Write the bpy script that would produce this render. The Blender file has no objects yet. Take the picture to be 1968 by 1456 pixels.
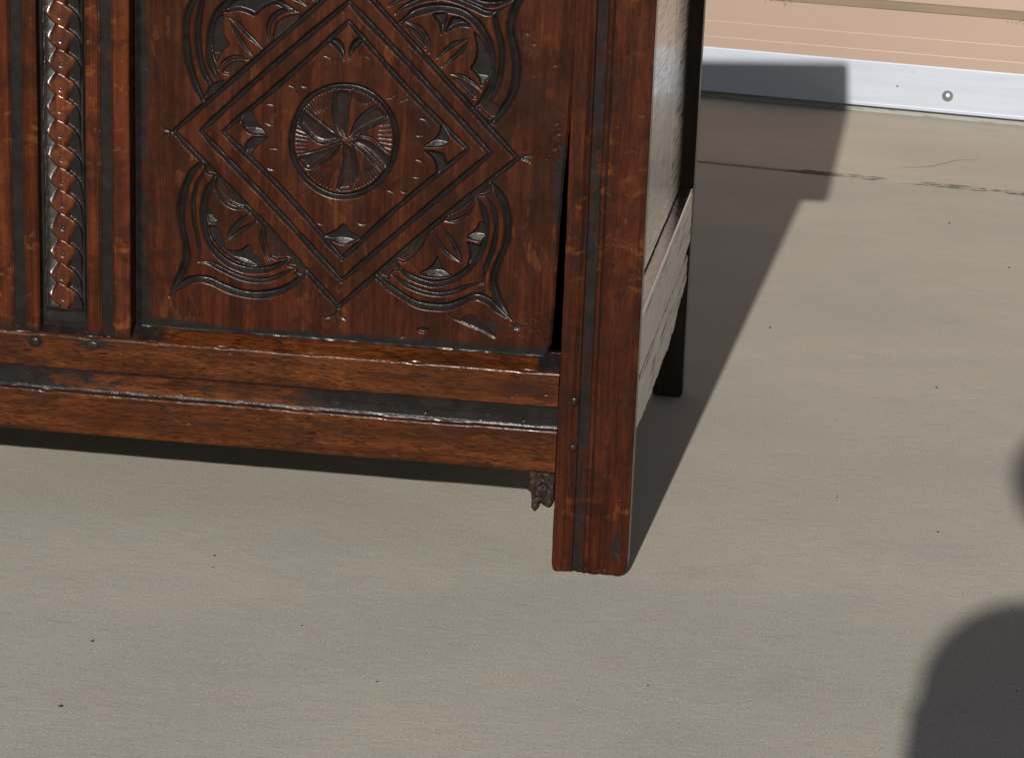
import bpy, bmesh, math, json, random
import numpy as np
from mathutils import Matrix, Vector
random.seed(4); rng = np.random.default_rng(7)
scene = bpy.context.scene
COL = scene.collection

# ---------------------------------------------------------------- camera
CAM = [[0.222861, -2.540096, 0.96409], [0.988318, 0.14793, 0.036659], [-0.076722, 0.275085, 0.958354], [-0.131685, 0.949971, -0.283222], 4980.32]
pos, r_, u_, f_, FPX = CAM
cd = bpy.data.cameras.new("camera"); cam = bpy.data.objects.new("camera", cd); COL.objects.link(cam)
m = Matrix(((r_[0], u_[0], -f_[0], pos[0]), (r_[1], u_[1], -f_[1], pos[1]), (r_[2], u_[2], -f_[2], pos[2]), (0, 0, 0, 1)))
cam.matrix_world = m
cd.sensor_width = 36; cd.lens = FPX/1968*36; cd.clip_start = .05; cd.clip_end = 200
scene.camera = cam

# ---------------------------------------------------------------- light
SUNDIR = Vector((0.0545, 1.0, -0.425)).normalized()      # direction the light travels
world = bpy.data.worlds.new("World"); scene.world = world; world.use_nodes = True
wn = world.node_tree.nodes; wl = world.node_tree.links
sky = wn.new("ShaderNodeTexSky"); sky.sky_type = 'NISHITA'; sky.sun_disc = False
sky.sun_elevation = math.asin(-SUNDIR.z); sky.sun_rotation = math.atan2(-SUNDIR.x, -SUNDIR.y) % (2*math.pi)
sky.air_density = 1.0; sky.dust_density = 1.0
wl.new(sky.outputs[0], wn["Background"].inputs[0]); wn["Background"].inputs[1].default_value = SKYSTR = 0.050
sl = bpy.data.lights.new("sun", 'SUN'); sun = bpy.data.objects.new("sun", sl); COL.objects.link(sun)
sl.energy = 4.9; sl.angle = math.radians(0.53); sl.color = (1.0, .955, .885)
sun.rotation_euler = SUNDIR.to_track_quat('-Z', 'Y').to_euler(); sun.location = (-1, -6, 4)
scene.view_settings.view_transform = 'Standard'; scene.view_settings.look = 'None'
scene.view_settings.exposure = 0.34; scene.view_settings.gamma = 1

# ---------------------------------------------------------------- node helpers
class NT:
    def __init__(s, name):
        s.m = bpy.data.materials.new(name); s.m.use_nodes = True
        s.t = s.m.node_tree; s.n = s.t.nodes; s.l = s.t.links
        s.b = s.n["Principled BSDF"]; s.tc = s.n.new("ShaderNodeTexCoord").outputs["Object"]
    def put(s, sock, v):
        if hasattr(v, 'is_output') or isinstance(v, bpy.types.NodeSocket): s.l.new(v, sock)
        else:
            if isinstance(v, (tuple, list)) and len(v) == 3 and sock.type == 'RGBA': v = (*v, 1)
            sock.default_value = v
    def map(s, scale, rot=(0, 0, 0), loc=(0, 0, 0), src=None):
        k = s.n.new("ShaderNodeMapping"); s.l.new(src or s.tc, k.inputs[0])
        k.inputs['Scale'].default_value = scale; k.inputs['Rotation'].default_value = rot; k.inputs['Location'].default_value = loc
        return k.outputs[0]
    def noise(s, vec, scale=1, detail=4, rough=.55, dist=0, col=False):
        k = s.n.new("ShaderNodeTexNoise"); s.l.new(vec, k.inputs['Vector'])
        k.inputs['Scale'].default_value = scale; k.inputs['Detail'].default_value = detail
        k.inputs['Roughness'].default_value = rough; k.inputs['Distortion'].default_value = dist
        return k.outputs[1 if col else 0]
    def voro(s, vec, scale, feature='F1'):
        k = s.n.new("ShaderNodeTexVoronoi"); k.feature = feature; s.l.new(vec, k.inputs['Vector']); k.inputs['Scale'].default_value = scale
        return k.outputs[0]
    def ramp(s, fac, a, b, lo=0., hi=1.):
        k = s.n.new("ShaderNodeMapRange"); k.interpolation_type = 'SMOOTHSTEP'; s.put(k.inputs[0], fac)
        for i, v in enumerate((a, b, lo, hi)): k.inputs[i+1].default_value = v
        return k.outputs[0]
    def mix(s, fac, a, b, mode='MIX'):
        k = s.n.new("ShaderNodeMix"); k.data_type = 'RGBA'; k.blend_type = mode
        s.put(k.inputs[0], fac); s.put(k.inputs[6], a); s.put(k.inputs[7], b); return k.outputs[2]
    def math(s, op, a, b=0., c=0.):
        k = s.n.new("ShaderNodeMath"); k.operation = op; s.put(k.inputs[0], a); s.put(k.inputs[1], b); s.put(k.inputs[2], c); return k.outputs[0]
    def attr(s, name):
        k = s.n.new("ShaderNodeAttribute"); k.attribute_name = name; return k.outputs['Fac']
    def bump(s, h, dist, strength=1., prev=None):
        k = s.n.new("ShaderNodeBump"); k.inputs['Distance'].default_value = dist; k.inputs['Strength'].default_value = strength
        s.l.new(h, k.inputs['Height'])
        if prev: s.l.new(prev, k.inputs['Normal'])
        return k.outputs[0]
    def out(s, **kw):
        for k, v in kw.items(): s.put(s.b.inputs[k.replace('_', ' ')], v)
        return s.m

def stretch(axis, along, across):
    return tuple(along if a == axis else across for a in 'xyz')

def wood(name, axis, base=(.066, .016, .0062), dark=(.021, .0072, .0042), fleck=(.17, .058, .018), fleckamt=.5, pores=.5, patch=(18, 18, 18), rough=.3, tone=1.0, spec=.20, fl=(32, 32, 52), bumpk=1.0, coat=0, pat=(.0058, .0048, .0048)):
    s = NT(name)
    base = tuple(c*tone for c in base); dark = tuple(c*tone for c in dark)
    g1 = s.noise(s.map(stretch(axis, 11, 300)), 1, 5, .65, .3)
    g2 = s.noise(s.map(stretch(axis, 4, 60)), 1, 5, .62, .6)
    p1 = s.noise(s.map(patch), 1, 7, .68, .8)
    p2 = s.noise(s.map(stretch(axis, 7, 24), loc=(3, 1, 2)), 1, 6, .65, .5)
    c = s.mix(s.ramp(g1, .38, .62), base, tuple(x*y for x, y in zip(base, (.60, .52, .52))))
    c = s.mix(s.ramp(g2, .45, .62, 0, .65), c, tuple(x*y for x, y in zip(base, (1.75, 1.75, 1.5))))
    c = s.mix(s.ramp(p1, .48, .62, 0, .6), c, dark)
    c = s.mix(s.ramp(p2, .52, .64, 0, .6), c, dark)
    # worn orange ray flecks
    f1 = s.noise(s.map(fl, rot=(0, .12, 0)), 1, 5, .68, .7)
    f2 = s.noise(s.map((8, 8, 10), loc=(9, 4, 1)), 1, 4, .65)
    fk = s.math('MULTIPLY', s.ramp(f1, .54, .62), s.ramp(f2, .46, .56))
    fk = s.math('MULTIPLY', fk, s.ramp(g1, .35, .55, 1., .55))
    c = s.mix(s.math('MULTIPLY', fk, fleckamt), c, fleck)
    # open pores
    po = s.noise(s.map(stretch(axis, 75, 1100)), 1, 2, .6)
    pm = s.noise(s.map((14, 14, 14), loc=(5, 5, 5)), 1, 3)
    pk = s.math('MULTIPLY', s.ramp(po, .51, .58), s.ramp(pm, .25, .55))
    c = s.mix(s.math('MULTIPLY', pk, pores), c, tuple(x*.22 for x in base))
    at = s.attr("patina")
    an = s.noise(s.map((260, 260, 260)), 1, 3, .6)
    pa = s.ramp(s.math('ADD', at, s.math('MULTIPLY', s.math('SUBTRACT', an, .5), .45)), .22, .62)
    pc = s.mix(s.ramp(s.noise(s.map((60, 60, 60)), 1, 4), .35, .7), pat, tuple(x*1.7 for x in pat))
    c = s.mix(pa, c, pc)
    ro = s.ramp(s.noise(s.map((40, 40, 40)), 1, 4), .3, .7, rough-.04, rough+.07)
    h1 = s.noise(s.map(stretch(axis, 30, 500)), 1, 4, .6)
    h2 = s.noise(s.map((55, 55, 55)), 1, 4, .5)
    b = s.bump(h2, .00045*bumpk, 1); b = s.bump(h1, .00009*bumpk, 1, b); b = s.bump(s.math('SUBTRACT', 1, pk), .00003, 1, b)
    if coat: s.put(s.b.inputs['Coat Weight'], s.ramp(pa, 0, .6, coat, 0)); s.b.inputs['Coat Roughness'].default_value = .2; spec = s.ramp(pa, 0, .6, spec, .05)
    return s.out(Base_Color=c, Roughness=ro, Normal=b, Specular_IOR_Level=spec)

M_stile = wood("old_oak_stile", 'z', base=(0.02940, 0.00616, 0.00182), dark=(0.00875, 0.00259, 0.00140), fleck=(0.11520, 0.03600, 0.00792), fleckamt=.55, pores=.45, rough=.19)
M_panel = wood("old_oak_panel", 'z', base=(0.02730, 0.00624, 0.00203), dark=(0.01053, 0.00328, 0.00164), fleck=(0.07500, 0.02400, 0.00600), fleckamt=.6, pores=.3, fl=(75, 75, 26), rough=.235, spec=.15)
M_muntin = wood("old_oak_muntin", 'z', base=(0.04292, 0.00925, 0.00244), dark=(0.01184, 0.00355, 0.00163), fleck=(0.14250, 0.04500, 0.00900), fleckamt=.6, pores=.15, rough=.20)
M_strip = wood("old_oak_carving", 'z', base=(0.05760, 0.01260, 0.00324), dark=(0.01728, 0.00504, 0.00216), fleck=(0.17600, 0.05600, 0.01120), fleckamt=.6, pores=.1, rough=.22, spec=.34, bumpk=.5)
M_rail = wood("old_oak_rail", 'x', base=(0.05016, 0.01353, 0.00319), dark=(0.01444, 0.00502, 0.00205), fleck=(0.10500, 0.03375, 0.00750), fleckamt=.5, pores=.95, patch=(13, 60, 60), rough=.20, fl=(30, 80, 80))
M_edge = wood("rough_oak_edge", 'z', base=(.018, .0095, .006), dark=(.007, .0055, .0045), fleckamt=.35, pores=.5, rough=.6, bumpk=2.2)
M_side = wood("oak_side", 'y', base=(.052, .034, .022), dark=(.026, .018, .013), fleckamt=.1, pores=.6, rough=.24, bumpk=.06, spec=1., coat=.95)
M_rear = wood("dark_rear_oak", 'z', base=(.014, .008, .0055), dark=(.007, .005, .004), fleckamt=0, pores=.2, rough=.4, bumpk=.3)
M_inner = NT("dark_inside"); M_inner = M_inner.out(Base_Color=(.010, .007, .006), Roughness=.75)
M_peg = wood("dark_peg", 'z', base=(.020, .011, .009), dark=(.012, .008, .007), fleckamt=0, rough=.24)

def side_panel_mat():
    s = NT("varnished_side_panel")
    g = s.noise(s.map((60, 40, 6)), 1, 5, .6)
    c = s.mix(s.ramp(g, .3, .7), (.034, .020, .013), (.014, .009, .007))
    # slanting scratches left by wear
    sc = s.noise(s.map((1, 9, 620), rot=(math.radians(2), 0, 0)), 1, 4, .7, .3)
    sc2 = s.noise(s.map((1, 5, 190), rot=(math.radians(2), 0, 0), loc=(2, 3, 1)), 1, 4, .65, .2)
    b = s.bump(sc, .00032, 1); b = s.bump(sc2, .0008, 1, b)
    return s.out(Base_Color=c, Roughness=s.ramp(sc2, .3, .7, .12, .26), Normal=b, Specular_IOR_Level=.9, Coat_Weight=s.ramp(sc, .38, .56, .45, 1.0), Coat_Roughness=s.ramp(sc, .40, .60, .34, .08), Coat_IOR=1.7)
M_sidepanel = side_panel_mat()

def concrete(name, tint=(1, 1, 1)):
    s = NT(name)
    def T(c): return tuple(a*b for a, b in zip(c, tint))
    big = s.noise(s.map((1.6, 2.4, 1)), 1, 4, .55)
    mid = s.noise(s.map((7, 10, 1), rot=(0, 0, -.05)), 1, 7, .65)
    c = s.mix(s.ramp(big, .35, .65), T((.368, .340, .282)), T((.318, .298, .250)))
    c = s.mix(s.ramp(mid, .42, .72, 0, .32), c, T((.275, .270, .250)))
    mau = s.noise(s.map((10, 15, 1), loc=(4, 7, 0)), 1, 7, .68)
    c = s.mix(s.ramp(mau, .56, .72, 0, .28), c, T((.270, .268, .268)))
    pk = s.noise(s.map((13, 20, 1), loc=(1, 2, 0)), 1, 7, .68)
    c = s.mix(s.ramp(pk, .58, .74, 0, .45), c, T((.345, .270, .222)))
    stn = s.noise(s.map((5, 6, 1), loc=(8, 3, 0)), 1, 5, .62)
    c = s.mix(s.ramp(stn, .60, .74, 0, .22), c, T((.190, .178, .155)))
    # broom finish
    br = s.noise(s.map((28, 620, 1), rot=(0, 0, -.06)), 1, 4, .65)
    c = s.mix(s.ramp(br, .34, .68, .0, .36), c, T((.200, .188, .160)), 'MIX')
    gr = s.noise(s.map((420, 330, 1)), 1, 3, .75)
    c = s.mix(s.ramp(gr, .56, .68, 0, .6), c, T((.56, .53, .46)))
    c = s.mix(s.ramp(gr, .44, .32, 0, .6), c, T((.13, .12, .10)))
    v = s.voro(s.map((95, 95, 1)), 1)
    vm = s.noise(s.map((33, 33, 1), loc=(5, 5, 0)), 1, 2)
    c = s.mix(s.math('MULTIPLY', s.ramp(v, .11, .05), s.ramp(vm, .66, .72)), c, T((.075, .066, .055)))
    b = s.bump(br, .00042, .8); b = s.bump(gr, .0003, .8, b); b = s.bump(s.noise(s.map((40, 60, 1)), 1, 4, .5), .0005, .8, b)
    return s.out(Base_Color=c, Roughness=.82, Normal=b, Specular_IOR_Level=.3)
M_conc = concrete("broomed_concrete")
M_conc2 = concrete("broomed_concrete_apron", (1.10, 1.05, 1.02))

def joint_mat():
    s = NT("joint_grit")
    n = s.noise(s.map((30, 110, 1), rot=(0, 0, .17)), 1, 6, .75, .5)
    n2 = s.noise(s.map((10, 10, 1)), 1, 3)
    dirt_shade = s.math('MULTIPLY', s.ramp(n, .44, .54), s.ramp(n2, .38, .50))
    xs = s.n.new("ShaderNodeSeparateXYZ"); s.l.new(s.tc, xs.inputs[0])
    dirt_shade = s.math('MAXIMUM', dirt_shade, s.ramp(xs.outputs[0], .19, .12))       # open stretch behind the chest, its cast shadow painted into the colour
    c = s.mix(dirt_shade, (.335, .312, .262), (.075, .062, .040))
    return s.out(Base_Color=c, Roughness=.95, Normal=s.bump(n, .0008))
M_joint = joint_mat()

def siding_mat():
    s = NT("peach_siding_paint")
    n = s.noise(s.map((3, 3, 5)), 1, 4)
    d = s.voro(s.map((30, 30, 30)), 1); dm = s.noise(s.map((11, 11, 11)), 1, 2)
    c = s.mix(s.ramp(n, .35, .7), (.256, .184, .143), (.245, .176, .137))
    c = s.mix(s.math('MULTIPLY', s.ramp(d, .09, .04), s.ramp(dm, .56, .62)), c, (.12, .08, .05))
    g = s.noise(s.map((400, 400, 400)), 1, 2)
    return s.out(Base_Color=c, Roughness=.42, Normal=s.bump(g, .00005), Specular_IOR_Level=.5)
M_siding = siding_mat()
def siding_lip():
    s = NT("siding_lip_shade")  # shade of the down-facing lip put into a darker siding colour
    n = s.noise(s.map((6, 6, 60)), 1, 5)
    c = s.mix(s.ramp(n, .35, .7), (.235, .180, .125), (.185, .145, .10))
    return s.out(Base_Color=c, Roughness=.7)
M_lip = siding_lip()
def trim_mat():
    s = NT("white_trim_metal")
    n = s.noise(s.map((4, 4, 90)), 1, 4)
    c = s.mix(s.ramp(n, .35, .7), (.315, .340, .388), (.285, .312, .362))
    d = s.voro(s.map((24, 24, 24)), 1); dm = s.noise(s.map((8, 8, 8)), 1, 2)
    c = s.mix(s.math('MULTIPLY', s.ramp(d, .07, .03), s.ramp(dm, .56, .62)), c, (.10, .08, .07))
    return s.out(Base_Color=c, Roughness=.42, Specular_IOR_Level=.5)
M_trim = trim_mat()
def track_mat():
    s = NT("grimy_base_track")
    n = s.noise(s.map((26, 26, 500)), 1, 5, .7)
    c = s.mix(s.ramp(n, .52, .66), (.20, .20, .188), (.07, .066, .055))
    return s.out(Base_Color=c, Roughness=.6)
M_track = track_mat()
M_zinc = NT("zinc_screw"); M_zinc = M_zinc.out(Base_Color=(.42, .46, .46), Metallic=1.0, Roughness=.42)
M_debris = NT("dry_debris"); M_debris = M_debris.out(Base_Color=(.17, .115, .065), Roughness=.9)
M_dark = NT("dark_crumb"); M_dark = M_dark.out(Base_Color=(.03, .025, .02), Roughness=.9)
M_red = NT("pinkish_crumb"); M_red = M_red.out(Base_Color=(.30, .09, .06), Roughness=.9)
M_jacket = NT("navy_jacket"); M_jacket = M_jacket.out(Base_Color=(.03, .04, .07), Roughness=.9)
M_skin = NT("skin"); M_skin = M_skin.out(Base_Color=(.45, .25, .17), Roughness=.55)
M_black = NT("black_plastic"); M_black = M_black.out(Base_Color=(.02, .02, .02), Roughness=.45)

# ---------------------------------------------------------------- object helpers
def link(name, me, mat=None, parent=None, smooth=True):
    o = bpy.data.objects.new(name, me); COL.objects.link(o)
    if mat: me.materials.append(mat)
    if parent: o.parent = parent
    if smooth: me.shade_smooth()
    return o
def empty(name, label, cat, loc=(0, 0, 0)):
    o = bpy.data.objects.new(name, None); COL.objects.link(o); o.location = loc; o.empty_display_size = .1
    o['label'] = label; o['category'] = cat; return o
def from_arrays(name, V, F, mat, parent, attrs=None, smooth=True):
    me = bpy.data.meshes.new(name); V = np.asarray(V, np.float32); F = np.asarray(F, np.int32)
    me.vertices.add(len(V)); me.vertices.foreach_set('co', V.ravel())
    me.loops.add(F.size); me.loops.foreach_set('vertex_index', F.ravel())
    me.polygons.add(len(F)); me.polygons.foreach_set('loop_start', np.arange(len(F), dtype=np.int32)*4)
    me.update(calc_edges=True)
    if attrs is not None:
        a = me.attributes.new('patina', 'FLOAT', 'POINT'); a.data.foreach_set('value', np.asarray(attrs, np.float32).ravel())
    me.validate()
    return link(name, me, mat, parent, smooth)

def relief(name, A, B, D, mat, parent, P=None, back=.015, mapf=None, skirt=True):
    """sheet of relief: A,B in-plane coordinates (2-D arrays), D depth below the face; skirt closes it back to depth `back`"""
    mapf = mapf or (lambda a, b, d: (a, d, b))
    nb, na = A.shape
    X, Y, Z = mapf(A, B, D); V = np.stack([X.ravel(), Y.ravel(), Z.ravel()], 1)
    idx = np.arange(nb*na).reshape(nb, na)
    F = np.stack([idx[:-1, :-1], idx[:-1, 1:], idx[1:, 1:], idx[1:, :-1]], -1).reshape(-1, 4)
    P = np.zeros(A.shape) if P is None else P; at = P.ravel()
    if skirt:
        ring = np.concatenate([idx[0, :], idx[1:, -1], idx[-1, -2::-1], idx[-2:0:-1, 0]])
        Ar, Br = A.ravel()[ring], B.ravel()[ring]
        X, Y, Z = mapf(Ar, Br, np.full(len(ring), back))
        n0 = len(V); V = np.concatenate([V, V[ring], np.stack([X, Y, Z], 1)])
        at = np.concatenate([at, at[ring], at[ring]])
        k = len(ring); i = np.arange(k); j = (i+1) % k
        F = np.concatenate([F, np.stack([n0+j, n0+i, n0+k+i, n0+k+j], 1)])
    return from_arrays(name, V, F, mat, parent, at)

def box(name, x0, x1, y0, y1, z0, z1, mat, parent, bev=.002):
    bm = bmesh.new(); bmesh.ops.create_cube(bm, size=1)
    for v in bm.verts: v.co = Vector(((x0+x1)/2+v.co.x*(x1-x0), (y0+y1)/2+v.co.y*(y1-y0), (z0+z1)/2+v.co.z*(z1-z0)))
    if bev: bmesh.ops.bevel(bm, geom=bm.edges[:], offset=bev, segments=2, affect='EDGES')
    me = bpy.data.meshes.new(name); bm.to_mesh(me); bm.free(); return link(name, me, mat, parent, False)
def prism(name, pts, axis, a0, a1, mat, parent, bev=0):
    """polygon extruded along an axis; pts are the two other coordinates"""
    bm = bmesh.new()
    def P(q, a): return (a, q[0], q[1]) if axis == 'x' else (q[0], a, q[1]) if axis == 'y' else (q[0], q[1], a)
    v0 = [bm.verts.new(P(q, a0)) for q in pts]; v1 = [bm.verts.new(P(q, a1)) for q in pts]
    bm.faces.new(v0); bm.faces.new(v1[::-1]); n = len(pts)
    for i in range(n): bm.faces.new((v0[i], v1[i], v1[(i+1) % n], v0[(i+1) % n]))
    bmesh.ops.recalc_face_normals(bm, faces=bm.faces[:])
    if bev: bmesh.ops.bevel(bm, geom=bm.edges[:], offset=bev, segments=2, affect='EDGES')
    me = bpy.data.meshes.new(name); bm.to_mesh(me); bm.free(); return link(name, me, mat, parent, False)

def vnoise(x, y, seed=0, oct=4):
    """cheap smooth value noise for numpy arrays, about -1..1"""
    r = np.random.default_rng(seed); T = r.uniform(-1, 1, (64, 64)); o = 0; a = 1; s = 0
    for k in range(oct):
        xi = np.floor(x).astype(int); yi = np.floor(y).astype(int); fx = x-xi; fy = y-yi
        fx = fx*fx*(3-2*fx); fy = fy*fy*(3-2*fy)
        g = lambda i, j: T[(xi+i) % 64, (yi+j) % 64]
        o = o+a*((g(0, 0)*(1-fx)+g(1, 0)*fx)*(1-fy)+(g(0, 1)*(1-fx)+g(1, 1)*fx)*fy); s += a
        x = x*2.03+7.1; y = y*2.03+3.7; a *= .5
    return o/s*1.6
def sst(x, a, b):
    t = np.clip((x-a)/(b-a), 0, 1); return t*t*(3-2*t)

# ---------------------------------------------------------------- ground
PHI = -0.16943446; CW, SW = math.cos(PHI), math.sin(PHI)
def wallframe(s, n, z, W):       # s along the wall, n towards the viewer
    return (s*CW + n*SW, W + s*SW - n*CW, z)
def ground_sheet(name, n0, n1, W, mat, edges):
    # strip between two lines parallel to the wall, eased edge at the joint
    bm = bmesh.new(); S = [-14, -3, -1.5, -.6, 0, .6, 1.5, 3, 14]
    prof = edges
    rows = [[bm.verts.new(wallframe(s, n, z, W)) for s in S] for n, z in prof]
    for i in range(len(rows)-1):
        for j in range(len(S)-1): bm.faces.new((rows[i][j], rows[i][j+1], rows[i+1][j+1], rows[i+1][j]))
    bmesh.ops.recalc_face_normals(bm, faces=bm.faces[:])
    for f in bm.faces:
        if f.normal.z < 0: f.normal_flip()
    me = bpy.data.meshes.new(name); bm.to_mesh(me); bm.free()
    o = link(name, me, mat, None, False); o['kind'] = 'structure'; return o
JW, WW = 2.182, 2.854
# n measured from joint line; towards viewer positive
ground_sheet("driveway", 0, 0, JW, M_conc, [(14, 0), (.0150, 0), (.0120, -.0009), (.0100, -.0028), (.0094, -.008), (.0094, -.05)])
ground_sheet("apron", 0, 0, JW, M_conc2, [(-.0094, -.05), (-.0094, -.006), (-.0100, -.0018), (-.0120, -.0006), (-.0165, 0), (-.9, 0)])
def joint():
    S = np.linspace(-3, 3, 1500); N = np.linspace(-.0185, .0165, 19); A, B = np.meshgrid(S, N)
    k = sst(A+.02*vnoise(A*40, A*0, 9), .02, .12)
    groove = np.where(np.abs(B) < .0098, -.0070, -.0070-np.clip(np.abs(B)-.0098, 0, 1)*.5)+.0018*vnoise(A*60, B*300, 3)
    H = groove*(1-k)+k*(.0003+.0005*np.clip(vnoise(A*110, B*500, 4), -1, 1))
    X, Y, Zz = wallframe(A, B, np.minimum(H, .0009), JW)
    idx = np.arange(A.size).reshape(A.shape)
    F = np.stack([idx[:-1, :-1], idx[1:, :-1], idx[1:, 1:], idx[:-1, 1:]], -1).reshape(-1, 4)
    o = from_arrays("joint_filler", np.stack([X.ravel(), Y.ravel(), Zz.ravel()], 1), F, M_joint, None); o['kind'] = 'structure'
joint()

def crack():
    # hairline shrinkage crack in the apron, packed with grey dirt
    P = [(.262, 2.262), (.300, 2.272), (.335, 2.300), (.352, 2.325), (.372, 2.362), (.392, 2.376), (.425, 2.384)]
    Q = []
    for (x0, y0), (x1, y1) in zip(P, P[1:]):
        for k in range(10): t = k/10; Q.append((x0+(x1-x0)*t+random.gauss(0, .0006), y0+(y1-y0)*t+random.gauss(0, .0012)))
    bm = bmesh.new(); L = []
    for i, (x, y) in enumerate(Q):
        w = .0010*math.sin(math.pi*(i+.5)/len(Q))**.6*random.uniform(.5, 1.3)
        L.append((bm.verts.new((x-w*.6, y+w*2, .0004)), bm.verts.new((x+w*.6, y-w*2, .0004))))
    for a, b in zip(L, L[1:]): bm.faces.new((a[0], a[1], b[1], b[0]))
    me = bpy.data.meshes.new("hairline_crack"); bm.to_mesh(me); bm.free()
    m_ = NT("crack_dirt"); o = link("hairline_crack", me, m_.out(Base_Color=(.17, .155, .13), Roughness=.95)); o['kind'] = 'structure'
crack()
# small crumbs lying about (each too small to pick apart)
def crumbs():
    bm = bmesh.new()
    spots = [(-.486, -.298, .0016), (-.468, -.452, .0018), (-.433, -.042, .0013), (-.4256, -.0756, .0011), (.3245, .227, .0013), (.3277, .805, .0014), (.0943, 1.047, .0018), (.357, 1.81, .0018), (.447, 1.518, .0016), (-.30, -.21, .0009), (-.2, -.33, .0010), (.05, -.28, .0010), (.21, .32, .0010), (.2, .62, .001)]
    for i in range(4): spots.append((random.uniform(-.7, .55), random.uniform(-.5, 2.0), random.uniform(.0004, .0009)))
    for x, y, r in spots:
        g = bmesh.ops.create_icosphere(bm, subdivisions=1, radius=r)
        for v in g['verts']:
            v.co = Vector((x+v.co.x*random.uniform(.7, 1.6), y+v.co.y*random.uniform(.6, 1.3), r*.5+v.co.z*.8))
    me = bpy.data.meshes.new("crumbs"); bm.to_mesh(me); bm.free()
    o = link("crumbs", me, M_dark); o['kind'] = 'stuff'
crumbs()

# ---------------------------------------------------------------- wall
wall = empty("metal_wall", "peach painted lap-sided metal wall above a white base trim strip", "wall", wallframe(0, 0, 0, WW))
wall.rotation_euler = (0, 0, PHI)
# children are modelled in the wall's own frame: x along, -y towards viewer
def strip(name, prof, x0, x1, mat, parent, seg=1):
    bm = bmesh.new(); xs = [x0+(x1-x0)*i/seg for i in range(seg+1)]
    rows = [[bm.verts.new((x, -n, z)) for x in xs] for n, z in prof]
    mats = []
    for i in range(len(rows)-1):
        for j in range(seg): bm.faces.new((rows[i][j], rows[i][j+1], rows[i+1][j+1], rows[i+1][j]))
    me = bpy.data.meshes.new(name); bm.to_mesh(me); bm.free(); return link(name, me, mat, parent, False)
LX0, LX1 = -5, 6
for k in range(12):
    zb = .215+.2135*(k-1); zt = zb+.2135
    if k == 0: prof = [(.0008, .096), (.0008, .1285), (.0004, .1297), (.0004, .1611), (.0, .1622), (.0, .215)]
    else: prof = [(.0135, zb+.0195), (.0142, zb+.0205), (.0125, zb+.060), (.0114, zb+.0630), (.009, zb+.110), (.0079, zb+.113), (.0, zt)]
    b = strip("siding_board", prof, LX0, LX1, M_siding, wall)
    if k: strip("board_lip", [(.0006, zb-.0005), (.0022, zb+.001), (.0120, zb+.0175), (.0135, zb+.0195)], LX0, LX1, M_lip, b)
strip("base_trim", [(-.002, .107), (.0035, .107), (.0045, .1045), (.0045, .0215), (.0050, .0190), (.0075, .0180), (.0090, .0165), (.0085, .0150), (.0065, .0142), (-.012, .0142)], LX0, LX1, M_trim, wall)
def track():
    A, B = np.meshgrid(np.linspace(LX0, LX1, 2200), np.array([.0143, .0085, .006, .003, -.001]))
    D = .0080+.00015*vnoise(A*60, B*400, 5)
    relief("base_track", A, B, -D*0+D, M_track, wall, skirt=False, mapf=lambda a, b, d: (a, d, b))
track()
box("backing", LX0, LX1, .02, .12, -.02, 2.7, M_siding, wall, 0)
def screw():
    bm = bmesh.new(); n = 20
    prof = [(r*1.38, d*1.5) for r, d in [(.0082, .0), (.0082, .0010), (.0070, .0016), (.0064, .0030), (.0050, .0046), (.0028, .0055), (.0008, .0058)]]
    rows = [[bm.verts.new((.3673+r*math.cos(2*math.pi*i/n), -.0046-d, .0495+r*math.sin(2*math.pi*i/n))) for i in range(n)] for r, d in prof]
    for a, b in zip(rows, rows[1:]):
        for i in range(n): bm.faces.new((a[i], a[(i+1) % n], b[(i+1) % n], b[i]))
    bm.faces.new(rows[-1]); bmesh.ops.recalc_face_normals(bm, faces=bm.faces[:])
    me = bpy.data.meshes.new("screw"); bm.to_mesh(me); bm.free(); link("screw", me, M_zinc, wall)
screw()
def lint():
    # dry wisps caught under the lap
    bm = bmesh.new()
    for cx, n in ((.50, 12), (.015, 6), (-.02, 4)):
        for i in range(n):
            x = cx+random.gauss(0, .012); z = .215+random.uniform(-.004, .004); p = Vector((x, -.006, z)); d = Vector((random.uniform(-1, 1), random.uniform(-.3, .1), random.uniform(-1, .4))).normalized()
            L = random.uniform(.005, .012); w = .00035
            s = d.cross(Vector((0, 1, 0))).normalized()*w; q = p+d*L*.5+Vector((0, -.001, 0)); e = p+d*L+Vector((random.uniform(-.003, .003), 0, random.uniform(-.003, .003)))
            v = [bm.verts.new(t) for t in (p-s, p+s, q+s, q-s, e)]
            bm.faces.new((v[0], v[1], v[2], v[3])); bm.faces.new((v[3], v[2], v[4]))
    me = bpy.data.meshes.new("dry_wisps"); bm.to_mesh(me); bm.free(); o = link("dry_wisps", me, M_debris, wall, False); o['kind'] = 'stuff'
lint()

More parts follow.
